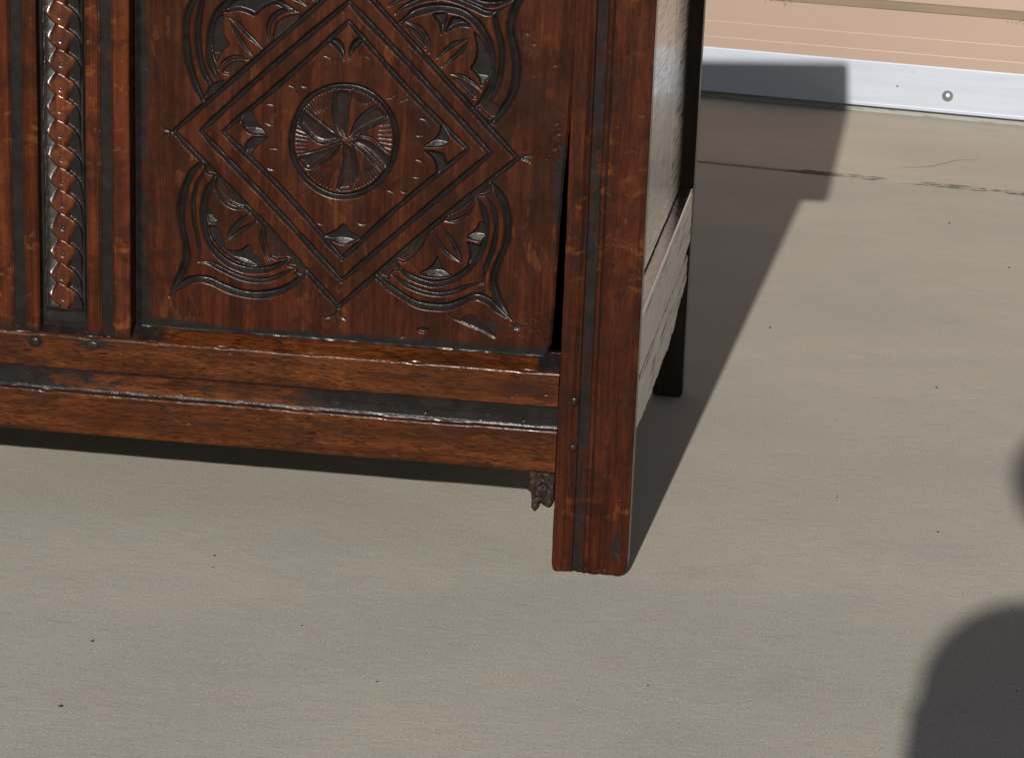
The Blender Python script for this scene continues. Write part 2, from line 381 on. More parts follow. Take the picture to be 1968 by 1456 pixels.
# ---------------------------------------------------------------- chest
chest = empty("oak_coffer", "dark carved oak coffer with lozenge front panel standing on the sunlit concrete", "chest")
DATA = json.loads('''{"grooves":[[[[-492.7,440.2],[-338.4,583.5],[-313.1,607.9]],3.2,3.2,0.8,0.8],[[[-313.1,607.9],[-286.9,586.5],[-134.8,435.3]],3.2,3.2,0.8,0.8],[[[-316.2,266.1],[-220.9,357.9],[-133.6,435.4]],3.2,3.2,0.8,0.8],[[[-492.7,439.7],[-464.8,413.3],[-389.0,341.1],[-349.6,300.0],[-316.2,266.1]],3.2,3.2,0.8,0.8],[[[-464.3,442.1],[-390.8,513.0],[-311.9,583.7]],3.4,3.4,0.7,0.7],[[[-310.9,583.3],[-241.8,517.5],[-162.3,438.6]],3.4,3.4,0.7,0.7],[[[-313.6,294.1],[-235.5,368.9],[-162.3,438.2]],3.4,3.4,0.7,0.7],[[[-464.3,441.6],[-391.7,372.4],[-313.6,294.1]],3.4,3.4,0.7,0.7],[[[-440.7,443.1],[-376.4,501.0],[-311.5,563.8]],3.2,3.2,0.7,0.7],[[[-311.0,563.2],[-250.8,500.6],[-186.2,441.3]],3.2,3.2,0.7,0.7],[[[-314.0,317.8],[-250.1,382.3],[-186.1,440.1]],3.2,3.2,0.7,0.7],[[[-440.6,441.9],[-379.8,387.7],[-313.5,317.8]],3.2,3.2,0.7,0.7],[[[-506.1,445.3],[-500.0,439.7],[-492.7,439.0]],1.5,1.2,0.4,0.4],[[[-506.1,427.4],[-502.4,434.8],[-492.7,438.5]],1.5,1.2,0.4,0.4],[[[-134.1,436.5],[-122.0,438.0],[-113.8,444.7]],1.5,1.2,0.4,0.4],[[[-134.1,435.8],[-124.1,433.6],[-119.3,428.8]],1.5,1.2,0.4,0.4],[[[-316.2,264.4],[-321.7,255.9],[-332.3,251.6]],1.5,1.2,0.4,0.4],[[[-316.2,264.4],[-313.6,256.0],[-307.4,251.0]],1.5,1.2,0.4,0.4],[[[-259.9,445.3],[-260.4,452.8],[-261.8,460.2],[-264.3,467.2],[-267.7,473.9],[-272.0,479.9],[-277.0,485.2],[-282.5,489.7],[-288.5,493.3],[-294.8,495.9],[-301.4,497.7],[-308.2,498.5],[-315.2,498.5],[-322.4,497.7],[-329.5,495.9],[-336.4,493.3],[-343.0,489.8],[-348.9,485.5],[-354.1,480.3],[-358.6,474.4],[-362.3,467.8],[-365.2,460.7],[-367.4,453.3],[-368.8,445.7],[-369.4,438.2],[-369.0,430.8],[-367.6,423.6],[-365.2,416.9],[-361.8,410.5],[-357.5,404.7],[-352.5,399.4],[-346.9,394.8],[-340.9,390.8],[-334.5,387.7],[-327.8,385.5],[-320.9,384.4],[-313.7,384.3],[-306.5,385.4],[-299.3,387.5],[-292.3,390.6],[-285.8,394.6],[-279.9,399.3],[-274.7,404.7],[-270.3,410.6],[-266.7,416.9],[-263.8,423.6],[-261.7,430.7],[-260.4,437.9],[-259.9,445.3]],3.6,3.6,1,1],[[[-323.7,495.5],[-325.7,479.9],[-324.7,463.5],[-320.8,451.3],[-314.4,443.4]],1.7,2.4,0.8,0.3],[[[-306.0,493.5],[-309.4,481.0],[-310.8,464.4],[-311.1,443.6]],1.7,2.4,0.8,0.3],[[[-278.8,480.8],[-293.1,470.7],[-302.2,459.8],[-309.2,444.8]],1.7,2.4,0.8,0.3],[[[-266.1,466.2],[-281.5,460.1],[-294.8,452.0],[-309.2,442.2]],1.7,2.4,0.8,0.3],[[[-304.0,443.6],[-296.8,447.2],[-286.3,445.3],[-275.8,437.7],[-263.0,426.1]],1.7,2.4,0.8,0.3],[[[-308.1,439.7],[-296.5,434.2],[-285.9,424.5],[-277.3,414.7],[-272.0,409.8]],1.7,2.4,0.8,0.3],[[[-304.9,436.8],[-302.6,426.5],[-301.2,408.9],[-302.4,390.0]],1.7,2.4,0.8,0.3],[[[-315.2,439.2],[-313.5,423.7],[-315.8,405.8],[-321.8,388.6]],1.7,2.4,0.8,0.3],[[[-317.5,440.1],[-332.0,432.9],[-348.6,426.6],[-364.3,423.0]],1.7,2.4,0.8,0.3],[[[-317.4,436.0],[-327.6,422.8],[-340.1,414.6],[-351.5,405.5]],1.7,2.4,0.8,0.3],[[[-357.2,472.8],[-340.8,460.4],[-326.0,449.9],[-313.3,441.9]],1.7,2.4,0.8,0.3],[[[-362.7,457.9],[-354.2,449.1],[-343.6,440.5],[-334.2,438.0],[-317.5,442.2]],1.7,2.4,0.8,0.3],[[[-353.2,474.0],[-345.1,464.8]],0.8,1.1,1,0.3],[[[-350.8,476.8],[-341.5,465.3]],0.8,1.1,1,0.3],[[[-348.3,479.4],[-338.2,465.7]],0.8,1.1,1,0.3],[[[-345.6,481.9],[-335.4,466.2]],0.8,1.1,1,0.3],[[[-342.7,484.2],[-333.2,467.1]],0.8,1.1,1,0.3],[[[-339.7,486.2],[-331.4,468.4]],0.8,1.1,1,0.3],[[[-336.6,488.1],[-329.9,470.4]],0.8,1.1,1,0.3],[[[-333.4,489.7],[-328.6,473.0]],0.8,1.1,1,0.3],[[[-330.1,491.1],[-327.3,476.2]],0.8,1.1,1,0.3],[[[-326.7,492.2],[-325.7,479.7]],0.8,1.1,1,0.3],[[[-305.0,493.8],[-308.8,484.4]],0.8,1.1,1,0.3],[[[-301.6,493.1],[-306.5,481.4]],0.8,1.1,1,0.3],[[[-298.2,492.2],[-304.4,479.0]],0.8,1.1,1,0.3],[[[-295.0,491.1],[-302.2,477.7]],0.8,1.1,1,0.3],[[[-291.8,489.7],[-299.6,477.4]],0.8,1.1,1,0.3],[[[-288.7,488.1],[-296.5,478.1]],0.8,1.1,1,0.3],[[[-285.8,486.2],[-292.8,479.1]],0.8,1.1,1,0.3],[[[-267.0,461.4],[-278.3,459.0]],0.8,1.1,1,0.3],[[[-265.5,456.5],[-280.1,454.2]],0.8,1.1,1,0.3],[[[-264.6,451.5],[-281.4,450.1]],0.8,1.1,1,0.3],[[[-264.2,446.4],[-281.7,446.6]],0.8,1.1,1,0.3],[[[-264.2,441.2],[-280.8,443.3]],0.8,1.1,1,0.3],[[[-264.7,436.1],[-278.8,439.7]],0.8,1.1,1,0.3],[[[-265.7,430.9],[-276.3,435.5]],0.8,1.1,1,0.3],[[[-277.4,408.1],[-284.2,417.2]],0.8,1.1,1,0.3],[[[-279.8,405.5],[-287.8,416.8]],0.8,1.1,1,0.3],[[[-282.4,403.0],[-291.0,416.4]],0.8,1.1,1,0.3],[[[-285.1,400.7],[-293.7,415.8]],0.8,1.1,1,0.3],[[[-287.9,398.6],[-295.8,414.7]],0.8,1.1,1,0.3],[[[-290.9,396.7],[-297.4,413.0]],0.8,1.1,1,0.3],[[[-294.0,395.0],[-298.8,410.5]],0.8,1.1,1,0.3],[[[-297.2,393.5],[-300.1,407.4]],0.8,1.1,1,0.3],[[[-300.4,392.2],[-301.6,403.9]],0.8,1.1,1,0.3],[[[-326.7,390.4],[-322.2,400.9]],0.8,1.1,1,0.3],[[[-330.6,391.4],[-324.6,404.3]],0.8,1.1,1,0.3],[[[-334.4,392.7],[-326.7,407.1]],0.8,1.1,1,0.3],[[[-338.0,394.4],[-328.8,409.2]],0.8,1.1,1,0.3],[[[-341.6,396.3],[-331.3,410.4]],0.8,1.1,1,0.3],[[[-344.9,398.5],[-334.2,410.8]],0.8,1.1,1,0.3],[[[-348.1,401.0],[-337.8,410.7]],0.8,1.1,1,0.3],[[[-351.0,403.8],[-341.9,410.5]],0.8,1.1,1,0.3],[[[-362.7,427.4],[-352.3,428.5]],0.8,1.1,1,0.3],[[[-363.6,431.8],[-350.4,432.6]],0.8,1.1,1,0.3],[[[-364.0,436.2],[-349.0,436.2]],0.8,1.1,1,0.3],[[[-364.1,440.7],[-348.6,439.4]],0.8,1.1,1,0.3],[[[-363.9,445.2],[-349.2,442.5]],0.8,1.1,1,0.3],[[[-363.2,449.7],[-350.8,445.8]],0.8,1.1,1,0.3],[[[-362.2,454.1],[-353.0,449.7]],0.8,1.1,1,0.3],[[[-339.6,526.1],[-336.1,526.8],[-332.7,526.3],[-329.7,524.6],[-327.6,521.9],[-326.7,518.5],[-327.2,515.1],[-328.8,511.9]],0.8,0.9,0.3,0.3],[[[-342.7,523.6],[-344.6,522.0],[-346.0,520.0],[-346.9,517.6],[-347.1,515.2],[-346.6,512.9],[-345.4,510.7],[-343.7,509.0]],0.8,0.9,0.3,0.3],[[[-297.4,529.1],[-293.9,529.2],[-290.6,528.1],[-288.0,525.9],[-286.5,522.8],[-286.2,519.4],[-287.2,516.0],[-289.3,513.2]],0.8,0.9,0.3,0.3],[[[-375.6,493.7],[-372.7,494.4],[-369.8,494.0],[-367.2,492.7],[-365.2,490.6],[-364.2,487.9],[-364.1,485.0],[-365.1,482.1]],0.8,0.9,0.3,0.3],[[[-361.1,497.2],[-360.1,496.0],[-358.9,495.0],[-357.4,494.4],[-355.9,494.1],[-354.3,494.1],[-352.7,494.5],[-351.3,495.2]],0.8,0.9,0.3,0.3],[[[-260.5,500.5],[-260.0,498.5],[-260.0,496.4],[-260.5,494.4],[-261.5,492.5],[-262.9,490.9],[-264.7,489.7],[-266.7,488.9]],0.8,0.9,0.3,0.3],[[[-271.8,486.3],[-270.7,487.1],[-269.5,487.7],[-268.3,488.1],[-267.0,488.3],[-265.7,488.3],[-264.4,488.0],[-263.2,487.6]],0.8,0.9,0.3,0.3],[[[-257.5,482.1],[-256.6,484.1],[-255.1,485.9],[-253.3,487.3],[-251.3,488.1],[-249.1,488.5],[-246.9,488.3],[-244.8,487.6]],0.8,0.9,0.3,0.3],[[[-396.5,473.1],[-394.9,473.6],[-393.3,473.9],[-391.7,474.0],[-390.1,473.8],[-388.6,473.4],[-387.2,472.8],[-385.8,471.9]],0.8,0.9,0.3,0.3],[[[-398.6,457.5],[-397.3,455.8],[-395.7,454.4],[-393.8,453.4],[-391.7,452.8],[-389.5,452.6],[-387.3,452.9],[-385.2,453.6]],0.8,0.9,0.3,0.3],[[[-393.0,426.8],[-391.2,427.7],[-389.2,428.3],[-387.2,428.5],[-385.3,428.2],[-383.4,427.6],[-381.7,426.7],[-380.2,425.4]],0.8,0.9,0.3,0.3],[[[-397.4,411.1],[-395.7,409.0],[-393.6,407.4],[-391.0,406.5],[-388.3,406.2],[-385.6,406.6],[-383.0,407.6],[-380.7,409.2]],0.8,0.9,0.3,0.3],[[[-238.4,468.5],[-235.8,469.2],[-233.1,469.1],[-230.6,468.2],[-228.5,466.6],[-227.0,464.5],[-226.2,462.0],[-226.2,459.3]],0.8,0.9,0.3,0.3],[[[-241.1,453.0],[-239.6,452.1],[-238.0,451.5],[-236.2,451.3],[-234.4,451.4],[-232.7,451.9],[-231.1,452.7],[-229.6,453.8]],0.8,0.9,0.3,0.3],[[[-243.6,424.8],[-240.6,426.2],[-237.3,426.4],[-234.1,425.5],[-231.6,423.5],[-229.9,420.8],[-229.2,417.6],[-229.7,414.3]],0.8,0.9,0.3,0.3],[[[-243.9,410.0],[-242.5,409.2],[-241.0,408.6],[-239.4,408.2],[-237.7,408.2],[-236.1,408.5],[-234.5,409.0],[-233.0,409.8]],0.8,0.9,0.3,0.3],[[[-256.1,396.7],[-255.3,395.1],[-254.2,393.7],[-252.8,392.6],[-251.2,391.8],[-249.5,391.4],[-247.7,391.3],[-245.9,391.5]],0.8,0.9,0.3,0.3],[[[-271.4,391.7],[-269.2,392.4],[-266.9,392.5],[-264.7,392.0],[-262.8,391.0],[-261.1,389.6],[-259.9,387.7],[-259.2,385.6]],0.8,0.9,0.3,0.3],[[[-342.6,357.7],[-341.9,355.7],[-340.6,354.0],[-338.9,352.8],[-336.8,352.2],[-334.7,352.3],[-332.6,353.0],[-330.8,354.2]],0.8,0.9,0.3,0.3],[[[-301.3,364.6],[-301.0,360.5],[-298.8,357.2],[-295.4,355.2],[-291.3,355.2],[-287.6,357.0],[-285.0,360.2],[-284.1,364.3]],0.8,0.9,0.3,0.3],[[[-376.7,384.6],[-374.6,384.3],[-372.5,384.5],[-370.4,385.2],[-368.5,386.4],[-367.0,388.0],[-365.9,389.9],[-365.3,392.0]],0.8,0.9,0.3,0.3],[[[-348.5,386.5],[-350.0,386.3],[-351.4,385.8],[-352.8,385.1],[-354.0,384.1],[-355.1,383.0],[-355.9,381.7],[-356.5,380.3]],0.8,0.9,0.3,0.3],[[[-461.4,411.0],[-474.3,397.3],[-482.7,376.2],[-485.3,355.4],[-484.0,337.3],[-480.1,319.4],[-479.4,305.1],[-484.0,293.0],[-492.5,274.0],[-498.4,262.7]],4.2,4.0,0.6,0.25],[[[-498.1,263.0],[-482.0,280.0],[-468.9,285.6],[-454.5,285.3],[-438.8,279.3],[-420.6,274.3],[-401.0,273.9],[-381.6,278.3],[-364.9,287.4],[-350.8,302.1]],4.6,4.0,0.3,0.7],[[[-457.6,402.9],[-467.8,387.5],[-472.3,367.9],[-471.6,348.5],[-468.4,333.2],[-465.3,315.2],[-467.0,302.7]],2.7,3,0.5,0.3],[[[-467.0,302.7],[-454.6,303.0],[-441.5,298.0],[-423.3,290.9],[-403.8,288.4],[-386.9,291.6],[-374.0,297.8],[-363.1,303.4]],3.0,3.2,0.3,0.3],[[[-448.2,396.5],[-457.5,379.2],[-461.5,359.6],[-460.6,344.1],[-456.0,326.3],[-444.2,312.2],[-428.6,302.9],[-410.4,299.7],[-392.2,301.7],[-379.3,307.2],[-368.4,312.5]],4.2,3.8,0.4,0.3],[[[-411.5,359.9],[-427.5,343.9],[-438.4,326.3]],3.2,2.6,0.2,0.15],[[[-403.0,352.1],[-421.0,339.8],[-438.4,326.3]],3.0,2.6,0.2,0.15],[[[-450.4,381.6],[-439.3,370.2],[-427.7,364.5],[-411.5,363.1]],2.6,2.6,0.3,0.2],[[[-397.2,348.0],[-399.3,333.0],[-395.6,319.0],[-388.4,307.1]],2.8,2.6,0.2,0.3],[[[-160.5,407.4],[-149.2,394.1],[-143.5,378.9],[-141.8,360.1],[-144.2,342.6],[-151.3,323.1],[-154.9,305.4],[-151.3,292.9],[-144.3,279.0],[-134.1,265.0]],4.6,4,0.6,0.2],[[[-134.1,265.0],[-147.3,275.6],[-158.6,285.1],[-172.8,288.9],[-186.8,282.2],[-202.3,275.9],[-221.2,274.8],[-237.1,277.6],[-253.1,286.1],[-265.9,293.9],[-277.2,302.7]],4.6,4,0.2,0.7],[[[-167.1,395.2],[-157.3,381.0],[-153.8,362.4],[-155.9,341.8],[-162.6,320.7],[-165.1,301.4]],3.0,3.2,0.3,0.4],[[[-165.8,302.6],[-181.0,298.3],[-196.5,291.1],[-212.1,288.0],[-229.5,289.9],[-247.0,296.1],[-263.1,305.7]],3.0,3.2,0.4,0.3],[[[-176.6,393.5],[-168.1,380.3],[-164.5,364.8],[-166.1,345.8],[-172.6,327.9],[-184.6,313.5],[-200.0,303.3],[-217.1,298.8],[-234.6,301.9],[-248.9,308.8],[-258.3,319.3]],3.8,3.6,0.3,0.3],[[[-211.0,359.2],[-198.1,343.5],[-188.5,322.3]],2.9,2.4,0.2,0.2],[[[-219.5,354.6],[-207.2,334.9],[-188.5,322.0]],2.4,2.2,0.2,0.2],[[[-210.0,364.8],[-195.6,366.1],[-181.9,375.9],[-175.4,389.2]],2.3,2.4,0.3,0.3],[[[-246.8,317.4],[-235.3,329.7],[-227.8,343.0],[-223.3,351.5]],1.3,1.5,0.3,0.3],[[[-458.9,598.3],[-466.7,587.0],[-473.9,573.5],[-478.7,561.3],[-480.0,547.0],[-480.0,531.6],[-477.7,514.1],[-472.6,496.8],[-466.4,482.7],[-461.9,474.1]],4.4,4,0.3,0.7],[[[-457.7,589.7],[-463.3,576.3],[-466.4,559.8],[-468.2,543.3],[-466.5,523.6],[-462.5,506.2],[-456.3,494.5],[-450.6,483.7]],3.6,3.4,0.3,0.6],[[[-426.5,585.0],[-437.6,575.6],[-447.0,565.3],[-453.1,551.8],[-455.3,533.1],[-455.2,518.8],[-450.7,504.8],[-443.9,493.0]],4.2,3.8,0.5,0.6],[[[-426.5,585.0],[-410.9,586.9],[-394.3,584.6],[-377.5,576.9],[-361.4,568.7]],3.6,3.4,0.6,0.3],[[[-457.7,589.7],[-433.2,594.3],[-405.5,595.9],[-377.7,589.9],[-355.4,577.1]],3.0,3.2,0.3,0.3],[[[-458.9,598.3],[-422.2,604.7],[-388.9,604.4],[-361.2,595.2],[-344.4,583.2]],4.2,3.6,0.3,0.5],[[[-362.5,569.7],[-377.5,571.0],[-388.5,564.9],[-394.0,554.2],[-393.6,544.4],[-390.7,537.5]],3.2,3.2,0.3,0.4],[[[-446.2,506.1],[-438.4,516.0],[-428.3,520.4],[-413.7,518.0]],2.8,2.8,0.3,0.3],[[[-438.1,561.5],[-426.3,555.1],[-416.2,545.3],[-400.4,531.5]],2.8,2.4,0.2,0.4],[[[-438.1,561.2],[-428.5,546.7],[-419.4,533.1],[-409.8,522.1]],2.4,2.2,0.2,0.4],[[[-126.8,612.7],[-137.0,599.4],[-145.0,580.7],[-146.3,563.5],[-141.5,546.5],[-139.0,530.4],[-139.7,510.9],[-145.0,494.2],[-153.3,481.6],[-160.6,470.7]],4.6,4,0.2,0.7],[[[-149.6,588.5],[-161.7,579.7],[-160.2,565.9],[-155.6,551.1],[-154.3,533.8],[-157.2,513.0],[-163.2,496.3],[-169.8,482.2]],3.8,3.4,0.3,0.4],[[[-149.6,588.5],[-160.2,582.5],[-172.1,581.5],[-183.1,585.8],[-197.4,590.8],[-212.7,594.5],[-226.9,593.7],[-240.9,589.1],[-254.9,581.9],[-264.1,573.8]],3.4,3.2,0.3,0.3],[[[-143.3,594.7],[-164.8,590.5],[-177.9,591.1],[-192.1,596.2],[-208.6,601.7],[-230.4,601.5],[-252.0,593.9],[-270.3,582.0]],3.8,3.4,0.3,0.4],[[[-257.8,566.0],[-245.0,577.3],[-229.8,582.7],[-213.5,584.0],[-197.1,581.4],[-182.7,572.6],[-170.7,557.7],[-164.8,541.9],[-163.1,524.6],[-165.2,507.1],[-172.3,492.4],[-177.6,485.5]],4.6,4,0.5,0.6],[[[-186.9,553.5],[-204.7,546.5],[-220.2,531.5]],3.0,2.5,0.2,0.3],[[[-186.9,553.0],[-199.0,537.6],[-215.0,523.1]],2.7,2.4,0.2,0.3],[[[-251.3,566.4],[-240.2,562.2],[-231.2,551.9],[-228.0,537.0]],3.2,3,0.3,0.4],[[[-206.0,516.5],[-195.0,515.6],[-183.9,509.7],[-173.8,501.6]],2.8,2.8,0.2,0.4]],"areas":[[[[-324.7,494.4],[-305.5,493.0],[-309.8,472.7],[-311.3,443.6],[-313.4,443.0],[-322.9,451.2],[-326.9,469.5]],2.0,5],[[[-278.8,480.8],[-266.1,467.3],[-281.5,461.1],[-296.9,451.8],[-309.7,442.7],[-307.3,454.3],[-297.2,470.4]],2.0,5],[[[-301.9,445.3],[-288.4,444.1],[-275.7,435.6],[-263.0,426.1],[-269.9,411.0],[-277.4,419.9],[-290.2,431.5],[-307.0,438.7]],2.0,5],[[[-315.4,439.2],[-307.0,436.6],[-301.5,424.5],[-300.8,390.1],[-322.8,387.5],[-316.8,402.6],[-315.6,423.6]],2.0,5],[[[-317.5,439.1],[-327.7,424.9],[-340.1,415.7],[-351.5,405.5],[-364.3,421.4],[-348.6,426.6],[-332.0,432.9]],2.0,5],[[[-357.7,472.7],[-340.8,459.3],[-326.0,449.9],[-313.3,442.5],[-323.7,438.7],[-334.1,436.4],[-344.6,439.4],[-354.2,448.1],[-363.2,458.9]],2.0,5],[[[-334.2,542.6],[-328.4,547.1],[-320.1,544.8],[-314.1,537.5],[-314.4,520.0],[-318.6,529.1],[-325.9,536.8]],3.4,4.0],[[[-291.9,546.9],[-301.3,549.2],[-308.3,543.6],[-311.9,534.1],[-310.2,523.0],[-305.7,532.6],[-298.8,540.0]],3.4,4.0],[[[-420.3,463.5],[-413.1,466.8],[-407.0,457.7],[-399.7,448.6],[-393.6,440.0],[-403.3,440.8],[-414.1,441.0],[-421.9,450.1]],-3.2,4.0],[[[-418.8,423.5],[-416.5,434.4],[-409.3,439.2],[-391.3,441.1],[-399.6,433.2],[-408.0,425.4],[-412.0,415.6]],-3.2,4.0],[[[-215.7,467.2],[-204.7,451.9],[-206.7,442.3],[-222.0,439.4],[-233.8,439.8],[-221.1,448.4],[-214.7,457.1]],-3.2,4.0],[[[-232.6,436.6],[-220.8,437.8],[-208.9,434.6],[-205.7,423.4],[-214.0,409.8],[-218.2,414.3],[-220.5,427.2]],3.4,4.0],[[[-313.1,356.2],[-305.6,346.6],[-292.3,339.5],[-304.2,334.5],[-313.8,330.7],[-324.7,334.8],[-336.9,339.5],[-321.3,346.4]],-3.2,4.0],[[[-460.8,410.4],[-447.2,398.5],[-411.5,364.1],[-421.2,363.1],[-434.1,367.9],[-444.5,376.2],[-450.4,383.5],[-448.2,395.9],[-457.5,395.9],[-460.8,402.1]],2.6,2.0],[[[-397.9,352.2],[-374.4,328.9],[-350.2,305.4],[-355.2,294.0],[-365.0,295.8],[-361.2,303.3],[-374.1,304.9],[-368.4,313.1],[-388.4,309.7],[-394.4,321.7],[-396.4,335.8]],2.6,2.0],[[[-458.1,362.4],[-453.5,358.2],[-449.6,351.4],[-443.1,347.3],[-447.0,345.1],[-456.0,343.8],[-458.7,353.3]],-3.6,4],[[[-457.3,341.8],[-447.0,342.5],[-439.1,326.2],[-439.1,318.4],[-428.7,317.2],[-420.9,318.7],[-412.5,326.4],[-409.2,316.7],[-401.4,310.8],[-393.5,304.2],[-407.8,301.2],[-423.4,305.2],[-439.0,313.2],[-453.4,327.8]],-3.4,4],[[[-160.5,407.7],[-157.9,398.2],[-165.5,393.8],[-175.5,392.3],[-179.1,384.2],[-186.6,375.9],[-195.8,370.5],[-208.2,367.3],[-180.8,389.6],[-168.8,400.3]],2.6,2],[[[-277.2,302.7],[-263.3,317.3],[-234.1,344.9],[-221.8,353.7],[-226.2,343.1],[-232.2,332.3],[-239.8,323.0],[-248.3,316.8],[-257.1,320.2],[-249.7,309.5],[-261.5,307.1],[-263.7,297.3]],2.4,2],[[[-171.1,367.5],[-165.2,363.2],[-164.1,353.8],[-168.4,343.7],[-186.5,348.3],[-178.1,354.4],[-173.4,361.1]],-3.6,4],[[[-185.3,345.7],[-169.1,342.4],[-168.2,337.7],[-175.6,324.5],[-184.7,315.6],[-180.6,325.7],[-181.4,336.8]],3.0,3],[[[-213.3,329.7],[-209.8,315.7],[-200.1,308.4],[-192.3,309.8],[-206.3,304.0],[-222.0,303.6],[-233.9,306.7],[-222.3,313.9],[-216.2,321.6]],-3.4,4],[[[-449.2,559.7],[-439.8,563.5],[-442.5,550.3],[-439.6,539.5],[-432.9,531.7],[-441.8,526.2],[-447.9,511.5],[-451.3,517.9],[-454.2,533.2],[-452.0,550.8]],-4.0,4.5],[[[-444.2,565.5],[-433.1,578.1],[-422.0,583.0],[-388.7,585.0],[-377.5,576.9],[-361.4,568.7],[-378.6,573.1],[-387.5,576.6],[-398.6,571.6],[-407.9,561.6],[-416.3,565.8],[-426.4,567.8],[-436.4,564.6]],3.6,4],[[[-361.4,569.2],[-376.3,565.1],[-386.2,559.1],[-389.4,548.0],[-389.3,538.7],[-376.1,549.8],[-361.3,563.8]],1.8,1.5],[[[-461.9,474.7],[-458.5,484.3],[-452.9,491.3],[-443.9,495.2],[-437.1,496.2],[-448.3,485.0]],2.2,1.5],[[[-443.9,503.0],[-437.2,512.2],[-428.3,517.1],[-414.8,516.3],[-432.7,500.3]],1.5,1.5],[[[-227.5,577.0],[-213.4,579.4],[-209.4,574.8],[-212.3,562.8],[-216.4,552.8],[-218.9,564.6],[-224.6,570.7]],3.8,4],[[[-207.8,574.9],[-194.7,574.6],[-184.6,563.9],[-196.6,565.3],[-206.3,561.0],[-214.3,555.7],[-210.3,566.7]],3.8,4],[[[-184.5,561.2],[-178.9,557.2],[-169.8,544.8],[-164.5,533.2],[-165.0,518.0],[-173.3,503.3],[-178.6,516.1],[-187.4,523.1],[-181.3,531.1],[-179.6,544.2]],-4.2,5],[[[-254.5,564.1],[-243.4,559.9],[-234.4,551.8],[-229.6,536.9],[-239.8,546.0],[-248.8,555.2]],1.8,1.5],[[[-205.9,513.3],[-194.9,512.9],[-183.8,507.0],[-175.3,499.9],[-178.8,489.8],[-193.5,503.1]],1.6,1.5],[[[-177.6,486.1],[-169.2,495.9],[-161.3,491.0],[-153.5,486.0],[-160.6,471.3],[-173.1,481.5]],1.8,1.5],[[[-205.2,268.0],[-190.8,260.2],[-180.0,268.3],[-172.1,267.3],[-165.6,259.7],[-147.8,246.6],[-150.8,242.8],[-165.3,250.1],[-182.8,256.0],[-198.7,262.0]],0.9,3],[[[-234.7,248.0],[-226.9,251.0],[-218.5,247.6],[-223.5,244.0],[-231.4,244.2]],1.6,2],[[[-251.9,238.5],[-245.6,240.7],[-243.2,238.4],[-248.7,236.4]],1.0,1.5],[[[-135.8,260.4],[-128.0,262.6],[-120.1,260.0],[-126.1,253.9],[-132.5,255.8]],0.8,2]],"island":[[-17.63,7.54],[-15.69,3.75],[-12.27,2.46],[-7.68,3.14],[-4.89,6.39],[-3.26,12.92],[3.31,12.77],[12.38,7.49],[17.48,4.19],[20.58,1.04],[18.55,-2.17],[13.32,0.01],[7.42,-0.92],[6.5,-5.74],[3.84,-12.52],[0.12,-12.98],[-4.45,-11.76],[-9.0,-9.25],[-13.53,-5.62],[-16.62,-1.06]],"dots":[[-608.6,552.4],[-607.7,528.3],[-608.0,503.3],[-609.1,478.1],[-609.2,455.5],[-609.8,429.6],[-608.8,404.4],[-608.6,380.0],[-607.9,356.2],[-608.2,331.5],[-608.6,303.1],[-609.7,278.1],[-608.7,255.9]]}''')
STEP = .00072
def catmull(P, closed=False, step=.0005):
    P = [np.array(p, float) for p in P]; out = []
    n = len(P)
    for i in range(n-1 if not closed else n):
        p1, p2 = P[i], P[(i+1) % n]
        p0 = P[(i-1) % n] if closed else (P[i-1] if i else 2*p1-p2)
        p3 = P[(i+2) % n] if closed else (P[i+2] if i+2 < n else 2*p2-p1)
        k = max(2, int(np.linalg.norm(p2-p1)/step))
        t = np.arange(k)[:, None]/k
        out.append(.5*((2*p1)+(-p0+p2)*t+(2*p0-5*p1+4*p2-p3)*t**2+(-p0+3*p1-3*p2+p3)*t**3))
    out.append(P[0 if closed else -1][None]); return np.concatenate(out)
def carve_groove(H, K, x0, z0, pts, hw, d, t0, t1, power=1.35):
    Q = catmull(np.array(pts)/1000); n = len(Q); s = np.linspace(0, 1, n)
    L = n*.0005; e = min(.4, .022/max(L, .01))
    k = (t0+(1-t0)*sst(s, 0, e))*(t1+(1-t1)*sst(1-s, 0, e))
    k = k*(1+.10*vnoise(s*L*60+pts[0][0], s*0+pts[0][1], 11, 2))
    for (x, z), kk in zip(Q[::1], k):
        w = hw*kk/1000; r = int(1.45*w/STEP)+2; i = int((x-x0)/STEP); j = int((z-z0)/STEP)
        i0, i1, j0, j1 = max(i-r, 0), min(i+r+2, H.shape[1]), max(j-r, 0), min(j+r+2, H.shape[0])
        if i0 >= i1 or j0 >= j1: continue
        xx = x0+np.arange(i0, i1)*STEP-x; zz = z0+np.arange(j0, j1)*STEP-z
        rr = np.sqrt(xx[None]**2+zz[:, None]**2)+1e-9
        q = rr/(w*(1.04-.34*zz[:, None]/rr))
        v = .86*d*kk/1000*np.clip(1-q, 0, 1)**.85
        H[j0:j1, i0:i1] = np.maximum(H[j0:j1, i0:i1], v)
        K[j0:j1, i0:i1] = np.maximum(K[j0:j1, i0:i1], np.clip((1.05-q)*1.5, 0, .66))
def poly_fields(X, Z, P):
    """inside mask and distance to the outline"""
    ins = np.zeros(X.shape, bool); dist = np.full(X.shape, 1e9); n = len(P)
    for a in range(n):
        x1, z1 = P[a]; x2, z2 = P[(a+1) % n]
        c = ((z1 > Z) != (z2 > Z)) & (X < (x2-x1)*(Z-z1)/((z2-z1) or 1e-12)+x1); ins ^= c
        ex, ez = x2-x1, z2-z1; l = ex*ex+ez*ez+1e-18
        t = np.clip(((X-x1)*ex+(Z-z1)*ez)/l, 0, 1); dist = np.minimum(dist, np.hypot(X-x1-t*ex, Z-z1-t*ez))
    return ins, dist
